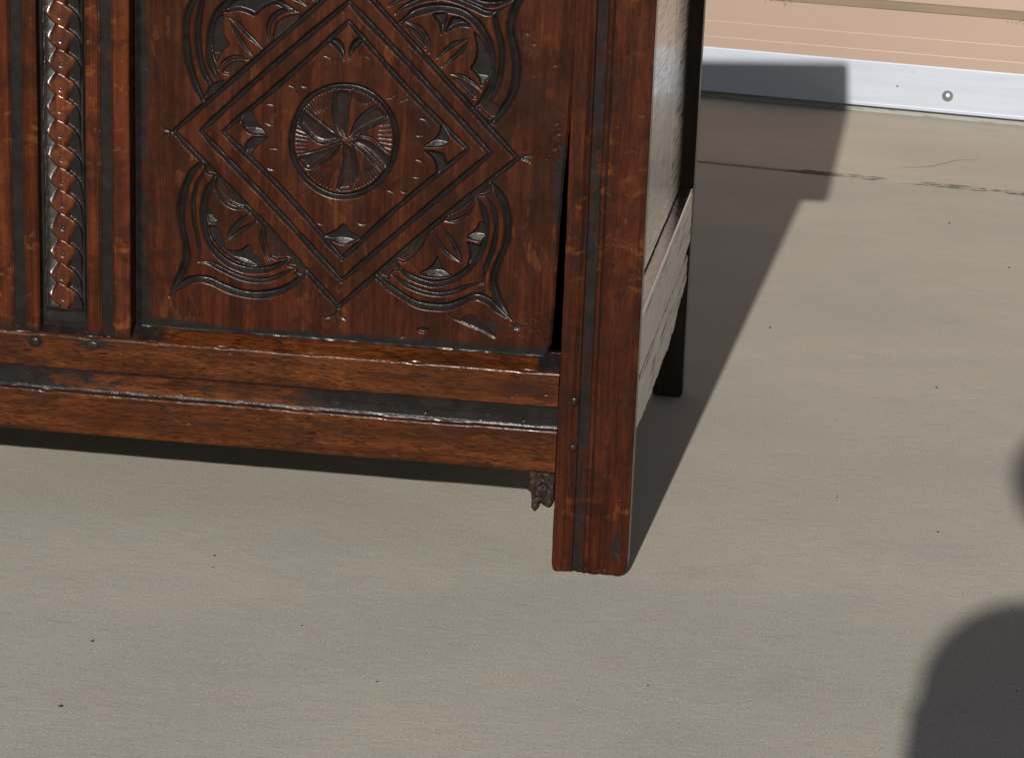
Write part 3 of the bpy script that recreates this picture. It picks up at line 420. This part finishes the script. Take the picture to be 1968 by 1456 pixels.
def chaikin(P):
    o = []
    for i in range(len(P)):
        a = np.array(P[i]); b = np.array(P[(i+1) % len(P)]); o += [a*.78+b*.22, a*.22+b*.78]
    return np.array(o)

def carved_panel():
    x0, x1, z0, z1 = -.5365, -.0785, .2265, .668
    nx = int((x1-x0)/STEP)+1; nz = int((z1-z0)/STEP)+1
    H = np.zeros((nz, nx)); K = np.zeros((nz, nx))
    gx = x0+np.arange(nx)*STEP; gz = z0+np.arange(nz)*STEP; X, Z = np.meshgrid(gx, gz)
    for pts, d, bev in DATA['areas']:
        P = chaikin(np.array(pts)/1000); a, b = P.min(0)-.004, P.max(0)+.004
        i0, i1 = max(int((a[0]-x0)/STEP), 0), min(int((b[0]-x0)/STEP)+1, nx); j0, j1 = max(int((a[1]-z0)/STEP), 0), min(int((b[1]-z0)/STEP)+1, nz)
        if i0 >= i1 or j0 >= j1: continue
        ins, dist = poly_fields(X[j0:j1, i0:i1], Z[j0:j1, i0:i1], P)
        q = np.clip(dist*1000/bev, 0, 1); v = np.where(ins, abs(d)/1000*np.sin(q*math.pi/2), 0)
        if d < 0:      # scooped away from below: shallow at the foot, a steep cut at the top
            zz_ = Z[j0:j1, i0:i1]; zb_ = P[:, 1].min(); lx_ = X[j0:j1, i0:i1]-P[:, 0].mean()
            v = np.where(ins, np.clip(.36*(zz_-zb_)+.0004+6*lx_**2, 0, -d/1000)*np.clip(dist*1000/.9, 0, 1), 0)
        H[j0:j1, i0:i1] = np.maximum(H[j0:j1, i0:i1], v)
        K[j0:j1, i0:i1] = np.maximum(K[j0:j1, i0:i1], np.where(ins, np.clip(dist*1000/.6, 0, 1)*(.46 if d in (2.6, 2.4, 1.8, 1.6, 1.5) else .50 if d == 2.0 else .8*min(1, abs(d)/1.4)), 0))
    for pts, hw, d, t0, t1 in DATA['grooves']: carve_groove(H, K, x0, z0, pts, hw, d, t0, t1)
    # tool-mark unevenness, old damage, small dents
    H = H*1.25+.00018*vnoise(X*45, Z*30, 21)+.00004*vnoise(X*260, Z*160, 22)
    rough = sst(K, .3, .9); H += rough*.00004*vnoise(X*420, Z*420, 23, 3)
    dm = np.exp(-(((X+.115)/.035)**2+((Z-.262)/.018)**2)); H += dm*.0005*np.clip(vnoise(X*330, Z*330, 24, 3), -.2, 1)
    dm2 = np.exp(-(((X+.092)/.006)**2+((Z-.452)/.03)**2)); H += dm2*.0006*np.clip(vnoise(X*420, Z*300, 25, 3), -.2, 1)
    for i in range(34):
        cx, cz = random.uniform(x0+.01, x1-.01), random.uniform(z0+.005, .62)
        if i > 15: cx = random.uniform(-.20, x1-.01)
        r = random.uniform(.0008, .0022); i0 = int((cx-x0)/STEP); j0 = int((cz-z0)/STEP); w = 6
        sl = (slice(max(j0-w, 0), j0+w), slice(max(i0-w, 0), i0+w))
        H[sl] += random.uniform(.0002, .0005)*np.exp(-(((X[sl]-cx)/r)**2+((Z[sl]-cz)/(r*.8))**2))
    # grime gathered along the left edge and the foot of the panel
    nn = vnoise(X*30, Z*18, 31)
    K = np.maximum(K, sst(-.520+.007*nn-X, -.012, .008)*.62)
    K = np.maximum(K, sst(.2385+.004*nn-Z, -.006, .006)*.60)
    K = np.maximum(K, np.exp(-(((X+.16)/.03)**2+((Z-.256)/.008)**2))*.55)
    K = np.maximum(K, .55*sst(X, -.100, -.092)*sst(vnoise(X*60, Z*12, 33), -.1, .5)*sst(Z, .24, .30))
    H += -.0007*sst(.2310-Z, 0, .0032)*(1+.5*vnoise(X*120, Z*500, 36, 3))*(.55+.45*sst(vnoise(X*22, Z*0, 37, 3), -.6, .3))
    # thin bevel along the left edge and the foot, panel shrunk away from the stile on the right
    H += .0025*sst(-.531-X, -.004, .004)
    xr = np.interp(Z, [.2265, .2345, .238, .243, .251, .41, .494, .52, .70], [-.0965, -.0955, -.0950, -.0915, -.0917, -.0868, -.0815, -.0792, -.0787])
    xr = xr+.0004*vnoise(Z*120, Z*0, 41, 3)
    Xw = np.where(X > -.105, -.105+(X+.105)*(xr+.105)/(x1+.105), X)
    H += .0012*sst(Xw-xr, -.003, 0)
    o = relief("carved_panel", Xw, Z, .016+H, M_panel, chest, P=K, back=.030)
    return o
carved_panel()

def stile(name, x0, x1, ztop, mirror=False, foot=True):
    n = 190; m_ = 420
    a = np.linspace(0, 1, n); zz = np.concatenate([np.linspace(0, .012, 14), np.linspace(.014, ztop, m_)])
    A, B = np.meshgrid(a, zz); W = x1-x0
    u = (1-A if not mirror else A)*.08*1000       # mm from the outer edge
    wob = .22*vnoise(B*14, A*0, 51)
    u2 = u+wob
    D = np.zeros_like(A)
    # moulding: arris 40, bead 42-45.5, channel 46.5-59, quirk 59.5-64.5
    D += 2.0*(sst(u2, 40.0, 41.0)-sst(u2, 42.0, 42.8))
    D += 1.2*(sst(u2, 42, 43)-sst(u2, 45.3, 46.3))
    D += 3.0*(sst(u2, 46.0, 47.4)-sst(u2, 57.6, 59.4))
    D += 1.0*(sst(u2, 59.0, 59.8)-sst(u2, 64.2, 65.2)) + 1.2*(sst(u2, 61.2, 61.9)-sst(u2, 62.6, 63.3))
    D /= 1000
    K = np.maximum(.62*(sst(u2, 46, 47.2)-sst(u2, 58.2, 59.4)), .62*(sst(u2, 40.2, 41)-sst(u2, 42, 43.2)))
    K = np.maximum(K, .62*(sst(u2, 58.8, 59.6)-sst(u2, 60.6, 61.4))); K = np.maximum(K, .5*(sst(u2, 62.8, 63.4)-sst(u2, 64.4, 65.4)))
    K = K*(.9+.35*vnoise(B*40, A*9, 53, 3))
    K = np.maximum(K, .55*sst(u, 34, 12)*sst(.055-B, -.02, .02)*sst(vnoise(B*30, A*6, 54), -.3, .3))   # scuffed dark foot
    # eased arrises
    e = .0012; D += e*(1-np.sqrt(np.clip(1-np.clip(1-u/1.3, 0, 1)**2, 0, 1)))+e*(1-np.sqrt(np.clip(1-np.clip(1-(80-u)/1.2, 0, 1)**2, 0, 1)))
    D += .00018*vnoise(A*7, B*30, 55)+.00006*vnoise(A*40, B*160, 56)
    D += .0016*np.clip(1-B/.003, 0, 1)**2
    # small dents
    for i in range(34):
        cu, cz, r = random.uniform(2, 78), random.uniform(.01, .6), random.uniform(.7, 2.0)
        D += random.uniform(.0002, .0006)*np.exp(-((u-cu)/r)**2-((B-cz)*1000/r)**2)
    if not mirror:
        D += .0007*np.exp(-((B-.4905-.0006*np.sin(u*.5))/.0005)**2)*sst(u, 20, 16)*sst(u, 0, 2)
        for cu, cz in ((14, .028), (12, .026), (30, .006), (44, .007), (50, .005), (24, .007), (61, .006)): D += .0009*np.exp(-((u-cu)/1.6)**2-((B-cz)/.0022)**2)
        K = K*(1-.6*np.exp(-((B-.4905)/.0012)**2)*sst(u, 20, 16))
    X = x0+A*W+(.0004*vnoise(B*22, A*0+3, 57))*np.where(A < .5, 1-2*A, 0)
    # rounded, worn bottom corners
    lift = .0085*(1-np.sqrt(1-np.clip(1-u/8.5, 0, .999)**2))+.0055*(1-np.sqrt(1-np.clip(1-(80-u)/5.5, 0, .999)**2))+.0016*np.clip(vnoise(A*14, A*0, 58, 4), -.4, 1)
    Bz = B+lift*np.clip(1-B/.03, 0, 1)
    inset = .0008*np.clip(1-B/.008, 0, 1)**2
    X = X+np.where(u < 40, -1, 1)*(1 if not mirror else -1)*inset*np.clip(abs(u-40)/40, 0, 1)**6
    return relief(name, X, Bz, D, M_stile, chest, P=K, back=.021)
stile("front_stile", -.08, 0, .835)
stile("front_stile", -1.44, -1.36, .835, mirror=True)

def muntin(xl, xr, full=True):
    W = .1455; n = 300; m_ = 360
    a = np.linspace(0, W*1000, n); zz = np.linspace(.2185, .665, m_); A, B = np.meshgrid(a, zz)
    wob = .25*vnoise(B*16, A*0, 61, 3); u = np.minimum(A, W*1000-A)+wob      # mm from either outer edge
    D = 2.4*(sst(u, 18.3, 19.4)-sst(u, 30.4, 32.2)); D += 1.6*(sst(u, 16.8, 17.4)-sst(u, 17.8, 18.4)); D += 1.4*(sst(u, 31.6, 32.3)-sst(u, 33.0, 33.8))
    D += 1.0*(sst(u, 35.0, 35.7)-sst(u, 36.2, 36.9))
    # round-shouldered bead next to the sunk, carved band
    D += 9.5*sst(u, 45.4, 48.4) + 1.6*np.clip((u-42)/4, 0, 1)**2*(u < 46)+.9*np.clip(1-(u-37)/3, 0, 1)**2*(u > 36.6)
    D /= 1000
    K = .8*(sst(u, 18.6, 19.4)-sst(u, 30.6, 31.8)); K = np.maximum(K, .6*(sst(u, 16.9, 17.4)-sst(u, 17.9, 18.4)))
    K = np.maximum(K, .6*(sst(u, 31.8, 32.4)-sst(u, 33.0, 33.7))); K = np.maximum(K, .5*(sst(u, 35.1, 35.7)-sst(u, 36.2, 36.8)))
    K = K*(.92+.3*vnoise(B*35, A*.2, 62, 3))
    K = np.maximum(K, .8*sst(u, 46.2, 47.6)); K = np.maximum(K, .5*sst(.226-B, -.006, .006))
    e = np.clip(1-u/2.0, 0, 1); D += .0018*(1-np.sqrt(np.clip(1-e*e, 0, 1)))
    D += .00020*vnoise(A*.09, B*32, 63)+.00008*vnoise(A*.6, B*150, 64)
    for i in range(30):
        cu, cz, r = random.uniform(2, 142), random.uniform(.24, .6), random.uniform(.7, 1.8)
        D += random.uniform(.0002, .0006)*np.exp(-((A-cu)/r)**2-((B-cz)*1000/r)**2)
    # foot of the muntin scribed over the sloping top of the rail
    B2 = B+np.where(B < .23, .0005*vnoise(A*.25, A*0, 65, 3), 0)
    o = relief("muntin", xl+A/1000, B2, D, M_muntin, chest, P=K, back=.028); return o
MX0 = -.6810
mun = muntin(MX0, MX0+.1455)
def carved_strip():
    x0, x1, z0, z1 = -.6345, -.5815, .2300, .664; st = .0006
    gx = np.arange(x0, x1, st); gz = np.arange(z0, z1, st); X, Z = np.meshgrid(gx, gz)
    isl = np.array(DATA['island'])/1000; dots = [np.array(d)/1000 for d in DATA['dots']]
    while dots[0][1] < .68: dots.insert(0, dots[0]+np.array((random.uniform(-.0005, .0005), .0249)))
    while len(dots) < 18: dots.insert(0, dots[0]+np.array((0, .0249)))
    dots.append(dots[-1]-np.array((0, .0249))); dots.append(dots[-1]-np.array((0, .0249)))
    cxs = np.interp(Z, [d[1] for d in dots][::-1], [d[0] for d in dots][::-1])
    lx = (X-cxs)*1000+.35*vnoise(Z*60, Z*0, 73)
    fS = np.interp(lx, [-22, -20.5, -18, -16, -13.5, -11, -7, -4, 0, 4, 8, 12.5, 16, 18, 20.5, 22], [52, 44, 36, 29, 24.5, 21.5, 18, 16.2, 14.6, 13, 11, 8, 4.5, 1, -6, -12])
    D = np.full(X.shape, 4.); K = np.ones(X.shape)*.6
    for c, e in zip(dots, dots[1:]):
        top = c[1]*1000+fS; bot = e[1]*1000+fS+.0; zz = Z*1000
        m_ = (zz <= top) & (zz > bot)
        t = np.clip((top-zz)/np.maximum(top-bot, 1), 0, 1); k1, k2 = random.uniform(-.8, .8), random.uniform(-.8, .8)
        wl = sst(-lx, 2.2+8*t+k1, 6.5+9.5*t+k1); wr = sst(lx, 11.5-8.5*t+k2, 16-9.5*t+k2)
        dd = .5+wl*(.5+4.6*(1-t)**.85)+wr*(.2+4.8*t**.8)+.9*np.clip(t-.9, 0, 1)*10*(1-wl)*(1-wr)*.5
        dd += -.35*np.exp(-(t/.05)**2)*(1-wl)                                     # crisp raised lip
        r = np.hypot(lx, zz-c[1]*1000); dd += .6*(sst(r, 3.0, 2.0)-1.0*sst(r, 1.8, .4))
        D = np.where(m_, dd, D); K = np.where(m_, np.maximum(.62*np.maximum(wl*sst(t, 1.02, .80), wr), .45*sst(r, 2.8, 2.0)), K)
    eg = sst(np.abs(lx), 19.2, 20.6); D = D*(1-eg)+5.6*eg; K = np.maximum(K, .7*eg)
    H = D/1000
    for _ in range(2):                      # take the hardness off
        H[1:-1, 1:-1] = (H[1:-1, 1:-1]*3+H[:-2, 1:-1]+H[2:, 1:-1]+H[1:-1, :-2]+H[1:-1, 2:])/7
    # flat bed at the very bottom where the pattern dies out
    bed = sst(.243-Z, -.003, .003); H = H*(1-bed)+.0072*bed; K = np.maximum(K, .66*bed)
    edge = np.minimum(X+.6305, -.5855-X); H += .0035*sst(-edge, -.0012, .0004); K = np.maximum(K, .85*sst(-edge, -.0016, 0))
    H += .00015*vnoise(X*90, Z*90, 72)
    relief("carved_band", X, Z, H+.0015, M_strip, mun, P=K, back=.02)
carved_strip()

def profile_rail(name, x0, x1, prof, mat, back, seeds, Kf=None, nx=700, nz=170, ragged=None):
    """prof: list of (z, depth mm)"""
    pz = np.array([p[0] for p in prof]); pd = np.array([p[1] for p in prof])
    zz = np.unique(np.concatenate([np.linspace(pz[0], pz[-1], nz), pz])); A, B = np.meshgrid(np.linspace(x0, x1, nx), zz)
    wob = .0005*vnoise(A*9, B*0, seeds)+.00015*vnoise(A*90, B*0, seeds+1, 3)
    D = np.interp(B+wob, pz, pd)/1000
    D += .00022*vnoise(A*18, B*40, seeds+2)+.00007*vnoise(A*120, B*260, seeds+3)
    K = Kf(A, B+wob) if Kf else None
    if ragged is not None: B = B+ragged(A)*np.clip(1-(B-pz[0])/.01, 0, 1)
    return A, B, D, K
# bottom rail : lower flat, scratch-moulded hollow, upper flat, sloping top
prof = [(.1085, 2.0), (.1092, .9), (.1105, .25), (.1125, 0), (.1517, 0), (.1527, .15), (.1538, .6), (.1546, 2.0), (.1560, 3.3), (.1585, 4.0), (.1660, 4.3), (.1745, 4.0), (.1785, 3.6), (.1792, 3.2), (.1797, 1.2), (.1803, .2), (.1815, 0), (.2140, 0), (.2152, .2), (.2163, .8), (.2175, 1.8), (.2245, 10.5), (.2295, 16.0), (.2310, 17.5), (.2312, 24)]
def railK(A, Z):
    n = vnoise(A*10, Z*30, 83); n2 = vnoise(A*60, Z*120, 84, 3)
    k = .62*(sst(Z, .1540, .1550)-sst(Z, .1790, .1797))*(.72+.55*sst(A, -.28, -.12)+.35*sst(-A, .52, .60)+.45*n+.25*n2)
    k = np.maximum(k, .9*(sst(Z, .1541, .1548)-sst(Z, .1562, .158)))
    k = np.maximum(k, .7*(sst(Z, .176, .1785)-sst(Z, .1797, .180)))
    k = np.maximum(k, .75*sst(Z, .2168, .2178)*np.clip(np.maximum(sst(-A, .485, .52), sst(A, -.112, -.098))+.0, 0, 1)*(.85+.4*n2))
    k = np.maximum(k, .62*sst(Z, .2270, .2290)*(.9+.3*n2))
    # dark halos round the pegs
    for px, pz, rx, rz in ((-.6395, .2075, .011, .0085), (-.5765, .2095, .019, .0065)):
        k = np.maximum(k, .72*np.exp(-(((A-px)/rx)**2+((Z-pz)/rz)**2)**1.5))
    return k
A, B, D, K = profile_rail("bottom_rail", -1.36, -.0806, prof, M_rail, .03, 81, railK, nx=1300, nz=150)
D += .0010*np.exp(-((B-.1538)/.0015)**2)*np.clip(vnoise(A*40, A*0, 86, 2)-.35, 0, 1)*1.5     # chips along the arris
D += .0012*np.exp(-((B-.2163)/.0013)**2)*np.clip(vnoise(A*35, A*0, 87, 2)-.35, 0, 1)*2.0
for i in range(60):
    cu, cz, r = random.uniform(-.68, -.09), random.uniform(.112, .214), random.uniform(.0006, .002)
    D += random.uniform(.0002, .0007)*np.exp(-((A-cu)/r)**2-((B-cz)/(r*.6))**2)
B = B-.0012*np.clip(1-(B-.1085)/.02, 0, 1)*sst(A, -.75, -.2)*0 + .0004*vnoise(A*14, A*0, 88)*np.clip(1-(B-.1085)/.02, 0, 1)
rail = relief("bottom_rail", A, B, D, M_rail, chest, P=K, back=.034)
# pegs
def peg(x, z, y, r, h, parent, sq=1.):
    bm = bmesh.new(); n = 12
    rows = []
    for k, (rr, d) in enumerate(((1.0, .003), (1.0, -.0002), (.9, -h*.6), (.55, -h), (.15, -h*1.05))):
        rows.append([bm.verts.new((x+r*rr*math.cos(2*math.pi*i/n)*(1+.08*math.sin(3*i)), y+d, z+r*rr*sq*math.sin(2*math.pi*i/n)*(1+.06*math.cos(5*i)))) for i in range(n)])
    for a, b in zip(rows, rows[1:]):
        for i in range(n): bm.faces.new((a[i], a[(i+1) % n], b[(i+1) % n], b[i]))
    bm.faces.new(rows[-1]); bmesh.ops.recalc_face_normals(bm, faces=bm.faces[:])
    me = bpy.data.meshes.new("peg"); bm.to_mesh(me); bm.free(); link("peg", me, M_peg, parent)
peg(-.6395, .2075, 0, .0062, .0026, chest); peg(-.5768, .2080, 0, .0066, .0012, chest, .75)
peg(-.0636, .1885, .001, .0046, .0040, chest, 1.35); peg(-.0628, .1385, .001, .0044, .0042, chest, 1.15)
# lumps of wax at the muntin's feet
for x, z, r in ((-.665, .2235, .006), (-.6605, .2225, .003), (-.5600, .2185, .0035), (-.5680, .2175, .003), (-.5755, .2170, .003)):
    peg(x, z-.001, .004, r, .0022, chest, .55)

# broken spandrel fragment under the rail
def fragment():
    out = [(-.1085, .1090), (-.1090, .0960), (-.1118, .0885), (-.1112, .0845), (-.1060, .0818), (-.1050, .0740), (-.1052, .0655), (-.1010, .0612), (-.0975, .0650), (-.0955, .0705), (-.0915, .0672), (-.0870, .0655), (-.0840, .0672), (-.0818, .0720), (-.0815, .1090)]
    x0, x1, z0, z1 = -.1135, -.0812, .059, .1095; st = .0006
    gx = np.arange(x0, x1, st); gz = np.arange(z0, z1, st); X, Z = np.meshgrid(gx, gz)
    # build columns between the ragged lower outline and the rail
    P = np.array(out)
    bm = bmesh.new()
    from mathutils.geometry import delaunay_2d_cdt
    v2 = [Vector(p) for p in P]
    for i in range(260):
        q = (random.uniform(x0, x1), random.uniform(z0, z1)); ins, d = poly_fields(np.array([[q[0]]]), np.array([[q[1]]]), P)
        if ins[0, 0] and d[0, 0] > .0012: v2.append(Vector(q))
    vs, es, fs, *_ = delaunay_2d_cdt(v2, [], [list(range(len(P)))], 1, 1e-7)
    rnd = [random.gauss(0, .0007) for _ in vs]
    fr = []; bk = []
    for i, v in enumerate(vs):
        edge = i < len(P); ridge = .0035*max(0, math.sin((v.x+.1118)*170))
        fr.append(bm.verts.new((v.x, .010-ridge+rnd[i]*(0.6 if edge else 1)+(.003 if edge and v.y < .1 else 0), v.y))); bk.append(bm.verts.new((v.x, .024, v.y)))
    for f in fs: bm.faces.new([fr[i] for i in f]); bm.faces.new([bk[i] for i in f[::-1]])
    n = len(P)
    for i in range(n): bm.faces.new((fr[i], fr[(i+1) % n], bk[(i+1) % n], bk[i]))
    bmesh.ops.recalc_face_normals(bm, faces=bm.faces[:])
    me = bpy.data.meshes.new("broken_spandrel"); bm.to_mesh(me); bm.free(); o = link("broken_spandrel", me, M_edge, chest, False); o['label'] = "splintered remnant of a spandrel bracket under the rail"
fragment()

# right-hand side (outer face x = 0)
sidemap = lambda a, b, d: (-d, a, b)
def side_piece(name, zlo, zhi, y0, y1, d0, back, rag, seed, amp=1., mat=None):
    a = np.linspace(y0, y1, 420); A, T = np.meshgrid(a, np.linspace(0, 1, 46))
    lo = zlo(A)+rag(A); hi = zhi(A)
    B = lo+(hi-lo)*T
    D = d0+.00010*vnoise(A*4, B*50, seed)+(.00012*vnoise(A*6, B*420, seed+1, 4)+.0005*np.clip(vnoise(A*7, B*240, seed+5, 3)-.45, 0, 1))*amp
    e = np.minimum(B-lo, hi-B); D += .0014*np.clip(1-e/.0022, 0, 1)**2
    K = .9*sst(.0022-(hi-B), -.0010, .0012) if seed == 97 else .9*sst(.0016-(B-lo), -.0008, .0012)
    K = np.maximum(K, .8*sst(vnoise(A*9, B*260, seed+6, 4), .55, .75))
    return relief(name, A, B, D, mat or M_side, chest, P=K, back=back, mapf=sidemap)
crackz = lambda y: .2098-.0235*y
upper_bottom = lambda y: crackz(y)+.0016+.010*sst(y, .50, .67)+.0012*vnoise(y*60, y*0, 91, 3)
side_piece("side_rail", upper_bottom, lambda y: .2770+0*y, .0215, .669, .0004, .030, lambda y: 0*y, 92)
low_z = lambda y: np.interp(y, [0, .10, .2, .3, .42, .47, .55, .60, .67], [.1520, .1455, .1405, .1370, .1345, .1375, .1440, .1500, .1600])
side_piece("side_lower_board", low_z, lambda y: crackz(y)-.0018+.0016*vnoise(y*65, y*0, 95, 3), .0215, .669, .0018, .026, lambda y: .0012*vnoise(y*70, y*0, 94, 4)+.0018*np.round(1.2*vnoise(y*26, y*0, 96, 2)), 97, 1.6)
A, B = np.meshgrid(np.linspace(.021, .669, 200), np.linspace(.2805, .80, 240))
D = .016+.0005*vnoise(A*5, B*6, 101)+.00015*vnoise(A*30, B*30, 102)
relief("side_panel", A, B, D, M_sidepanel, chest, back=.026, mapf=sidemap)
box("rear_stile", -.038, 0, .668, .702, 0, .86, M_rear, chest, .0025)
box("rear_stile", -1.44, -1.402, .668, .702, 0, .86, M_rear, chest, .0025)
prism("side_top_rail", [(.0215, .70), (.667, .70), (.667, .955), (.0215, .83)], 'x', -.030, -.0004, M_side, chest)
prism("side_board", [(.0215, .13), (.668, .13), (.668, .955), (.0215, .83)], 'x', -1.439, -1.415, M_side, chest)
prism("back_board", [(-1.40, .13), (-.04, .13), (-.04, .955), (-1.40, .955)], 'y', .672, .690, M_inner, chest)
box("rear_shade_rail", -1.40, -.04, .672, .70, .10, .24, M_rear, chest, .002)  # unseen rail added to cut light reaching the ground under the chest
box("left_shade_rail", -1.438, -1.41, .022, .667, .10, .24, M_rear, chest, .002)  # unseen as well, added to close off light from the left end
box("bottom_board", -1.41, -.030, .036, .670, .150, .165, M_inner, chest, 0)
box("top_rail", -1.3595, -.0805, .0005, .032, .664, .835, M_rail, chest, .002)
box("frame_panel", -1.36, -.6825, .016, .028, .229, .664, M_panel, chest, .001)
box("muntin", -.905, -.76, .0002, .0155, .2185, .6645, M_muntin, chest, .002)
lid = prism("lid", [(-.032, .826), (.724, .970), (.724, .994), (-.028, .852)], 'x', -1.48, .040, M_stile, chest, .004)

# ---------------------------------------------------------------- photographer (just outside the frame; the shadow at lower right is theirs)
ph = empty("person", "kneeling person in a dark jacket holding a small camera, shadow falling at lower right", "person", (.36, -2.9, 0))
def skin_mesh(name, verts, edges, radii, mat, parent, sub=2):
    me = bpy.data.meshes.new(name); me.from_pydata([(v[0]-.36, v[1]+2.9, v[2]) for v in verts], edges, [])
    o = bpy.data.objects.new(name, me); COL.objects.link(o); o.parent = parent; me.materials.append(mat)
    o.modifiers.new("skin", 'SKIN'); me.skin_vertices[0].data[0].use_root = True
    for i, r in enumerate(radii): me.skin_vertices[0].data[i].radius = (r if isinstance(r, tuple) else (r, r))
    s = o.modifiers.new("sub", 'SUBSURF'); s.levels = sub; s.render_levels = sub
    return o
V = [(.34, -2.95, .52), (.34, -2.92, .80), (.335, -2.90, 1.05), (.345, -2.88, 1.170), (.352, -2.87, 1.27), (.335, -2.86, 1.36), (.325, -2.86, 1.44),
     (.252, -2.89, 1.100), (.205, -2.86, .97), (.20, -2.70, .90), (.215, -2.635, .93),
     (.46, -2.89, 1.165), (.50, -2.84, .96), (.36, -2.68, .90), (.30, -2.635, .93),
     (.25, -2.93, .46), (.23, -2.62, .10), (.24, -3.02, .06), (.44, -2.93, .46), (.46, -2.52, .48), (.46, -2.55, .09), (.46, -2.42, .05)]
E_ = [(0, 1), (1, 2), (2, 3), (3, 4), (4, 5), (5, 6), (3, 7), (7, 8), (8, 9), (9, 10), (3, 11), (11, 12), (12, 13), (13, 14), (0, 15), (15, 16), (16, 17), (0, 18), (18, 19), (19, 20), (20, 21)]
Rr = [(.16, .12), (.15, .12), (.15, .11), (.11, .09), .045, .062, .065, .072, .048, .038, .028, .075, .055, .038, .028, .095, .06, .045, .095, .068, .05, .035]
# fingers closed round the camera body
for wi, sx, x0 in ((10, -1, .188), (14, 1, .258)):
    for k in range(4):
        z = .985-.018*k; b = len(V); V += [(x0+(.0 if sx < 0 else .0), -2.615, z-.015), (x0-.006*sx, -2.585, z-.012), (x0+.018*(-sx), -2.572, z-.012)]
        E_ += [(wi, b), (b, b+1), (b+1, b+2)]; Rr += [.009, .0085, .008]
skin_mesh("body", V, E_, Rr, M_jacket, ph)
for nm, c_, rad in (("jacket_shoulder", (.264, -2.89, 1.130), (.107, .085, .108)), ("jacket_shoulder", (.440, -2.89, 1.115), (.096, .085, .098))):
    bm = bmesh.new(); bmesh.ops.create_icosphere(bm, subdivisions=4, radius=1)
    for v in bm.verts: v.co = Vector((c_[0]-.36+v.co.x*rad[0], c_[1]+2.9+v.co.y*rad[1], c_[2]+v.co.z*rad[2]))
    me = bpy.data.meshes.new(nm); bm.to_mesh(me); bm.free(); link(nm, me, M_jacket, ph)
hair = bpy.data.meshes.new("hair"); bm = bmesh.new(); bmesh.ops.create_icosphere(bm, subdivisions=3, radius=1)
for v in bm.verts: v.co = Vector((.318-.36+v.co.x*.086, -2.875+2.9+v.co.y*.10, 1.415+v.co.z*.10))
bm.to_mesh(hair); bm.free(); link("hair", hair, M_black, ph)
pc = empty("compact_camera", "small black camera held up in front of the kneeling person's chest", "camera", (.223, -2.60, .964))
for nm, b, r in (("camera_body", (-.055, .055, -.022, .008, -.035, .035), .006),):
    o = box(nm, *b, M_black, pc, r)
bm = bmesh.new(); bmesh.ops.create_cone(bm, cap_ends=True, segments=24, radius1=.024, radius2=.024, depth=.025, matrix=Matrix.Translation((0, .020, 0)) @ Matrix.Rotation(math.pi/2, 4, 'X'))
me = bpy.data.meshes.new("lens_barrel"); bm.to_mesh(me); bm.free(); link("lens_barrel", me, M_black, pc, False)

scene.render.engine = 'CYCLES'
scene.render.resolution_x = 1024; scene.render.resolution_y = 757
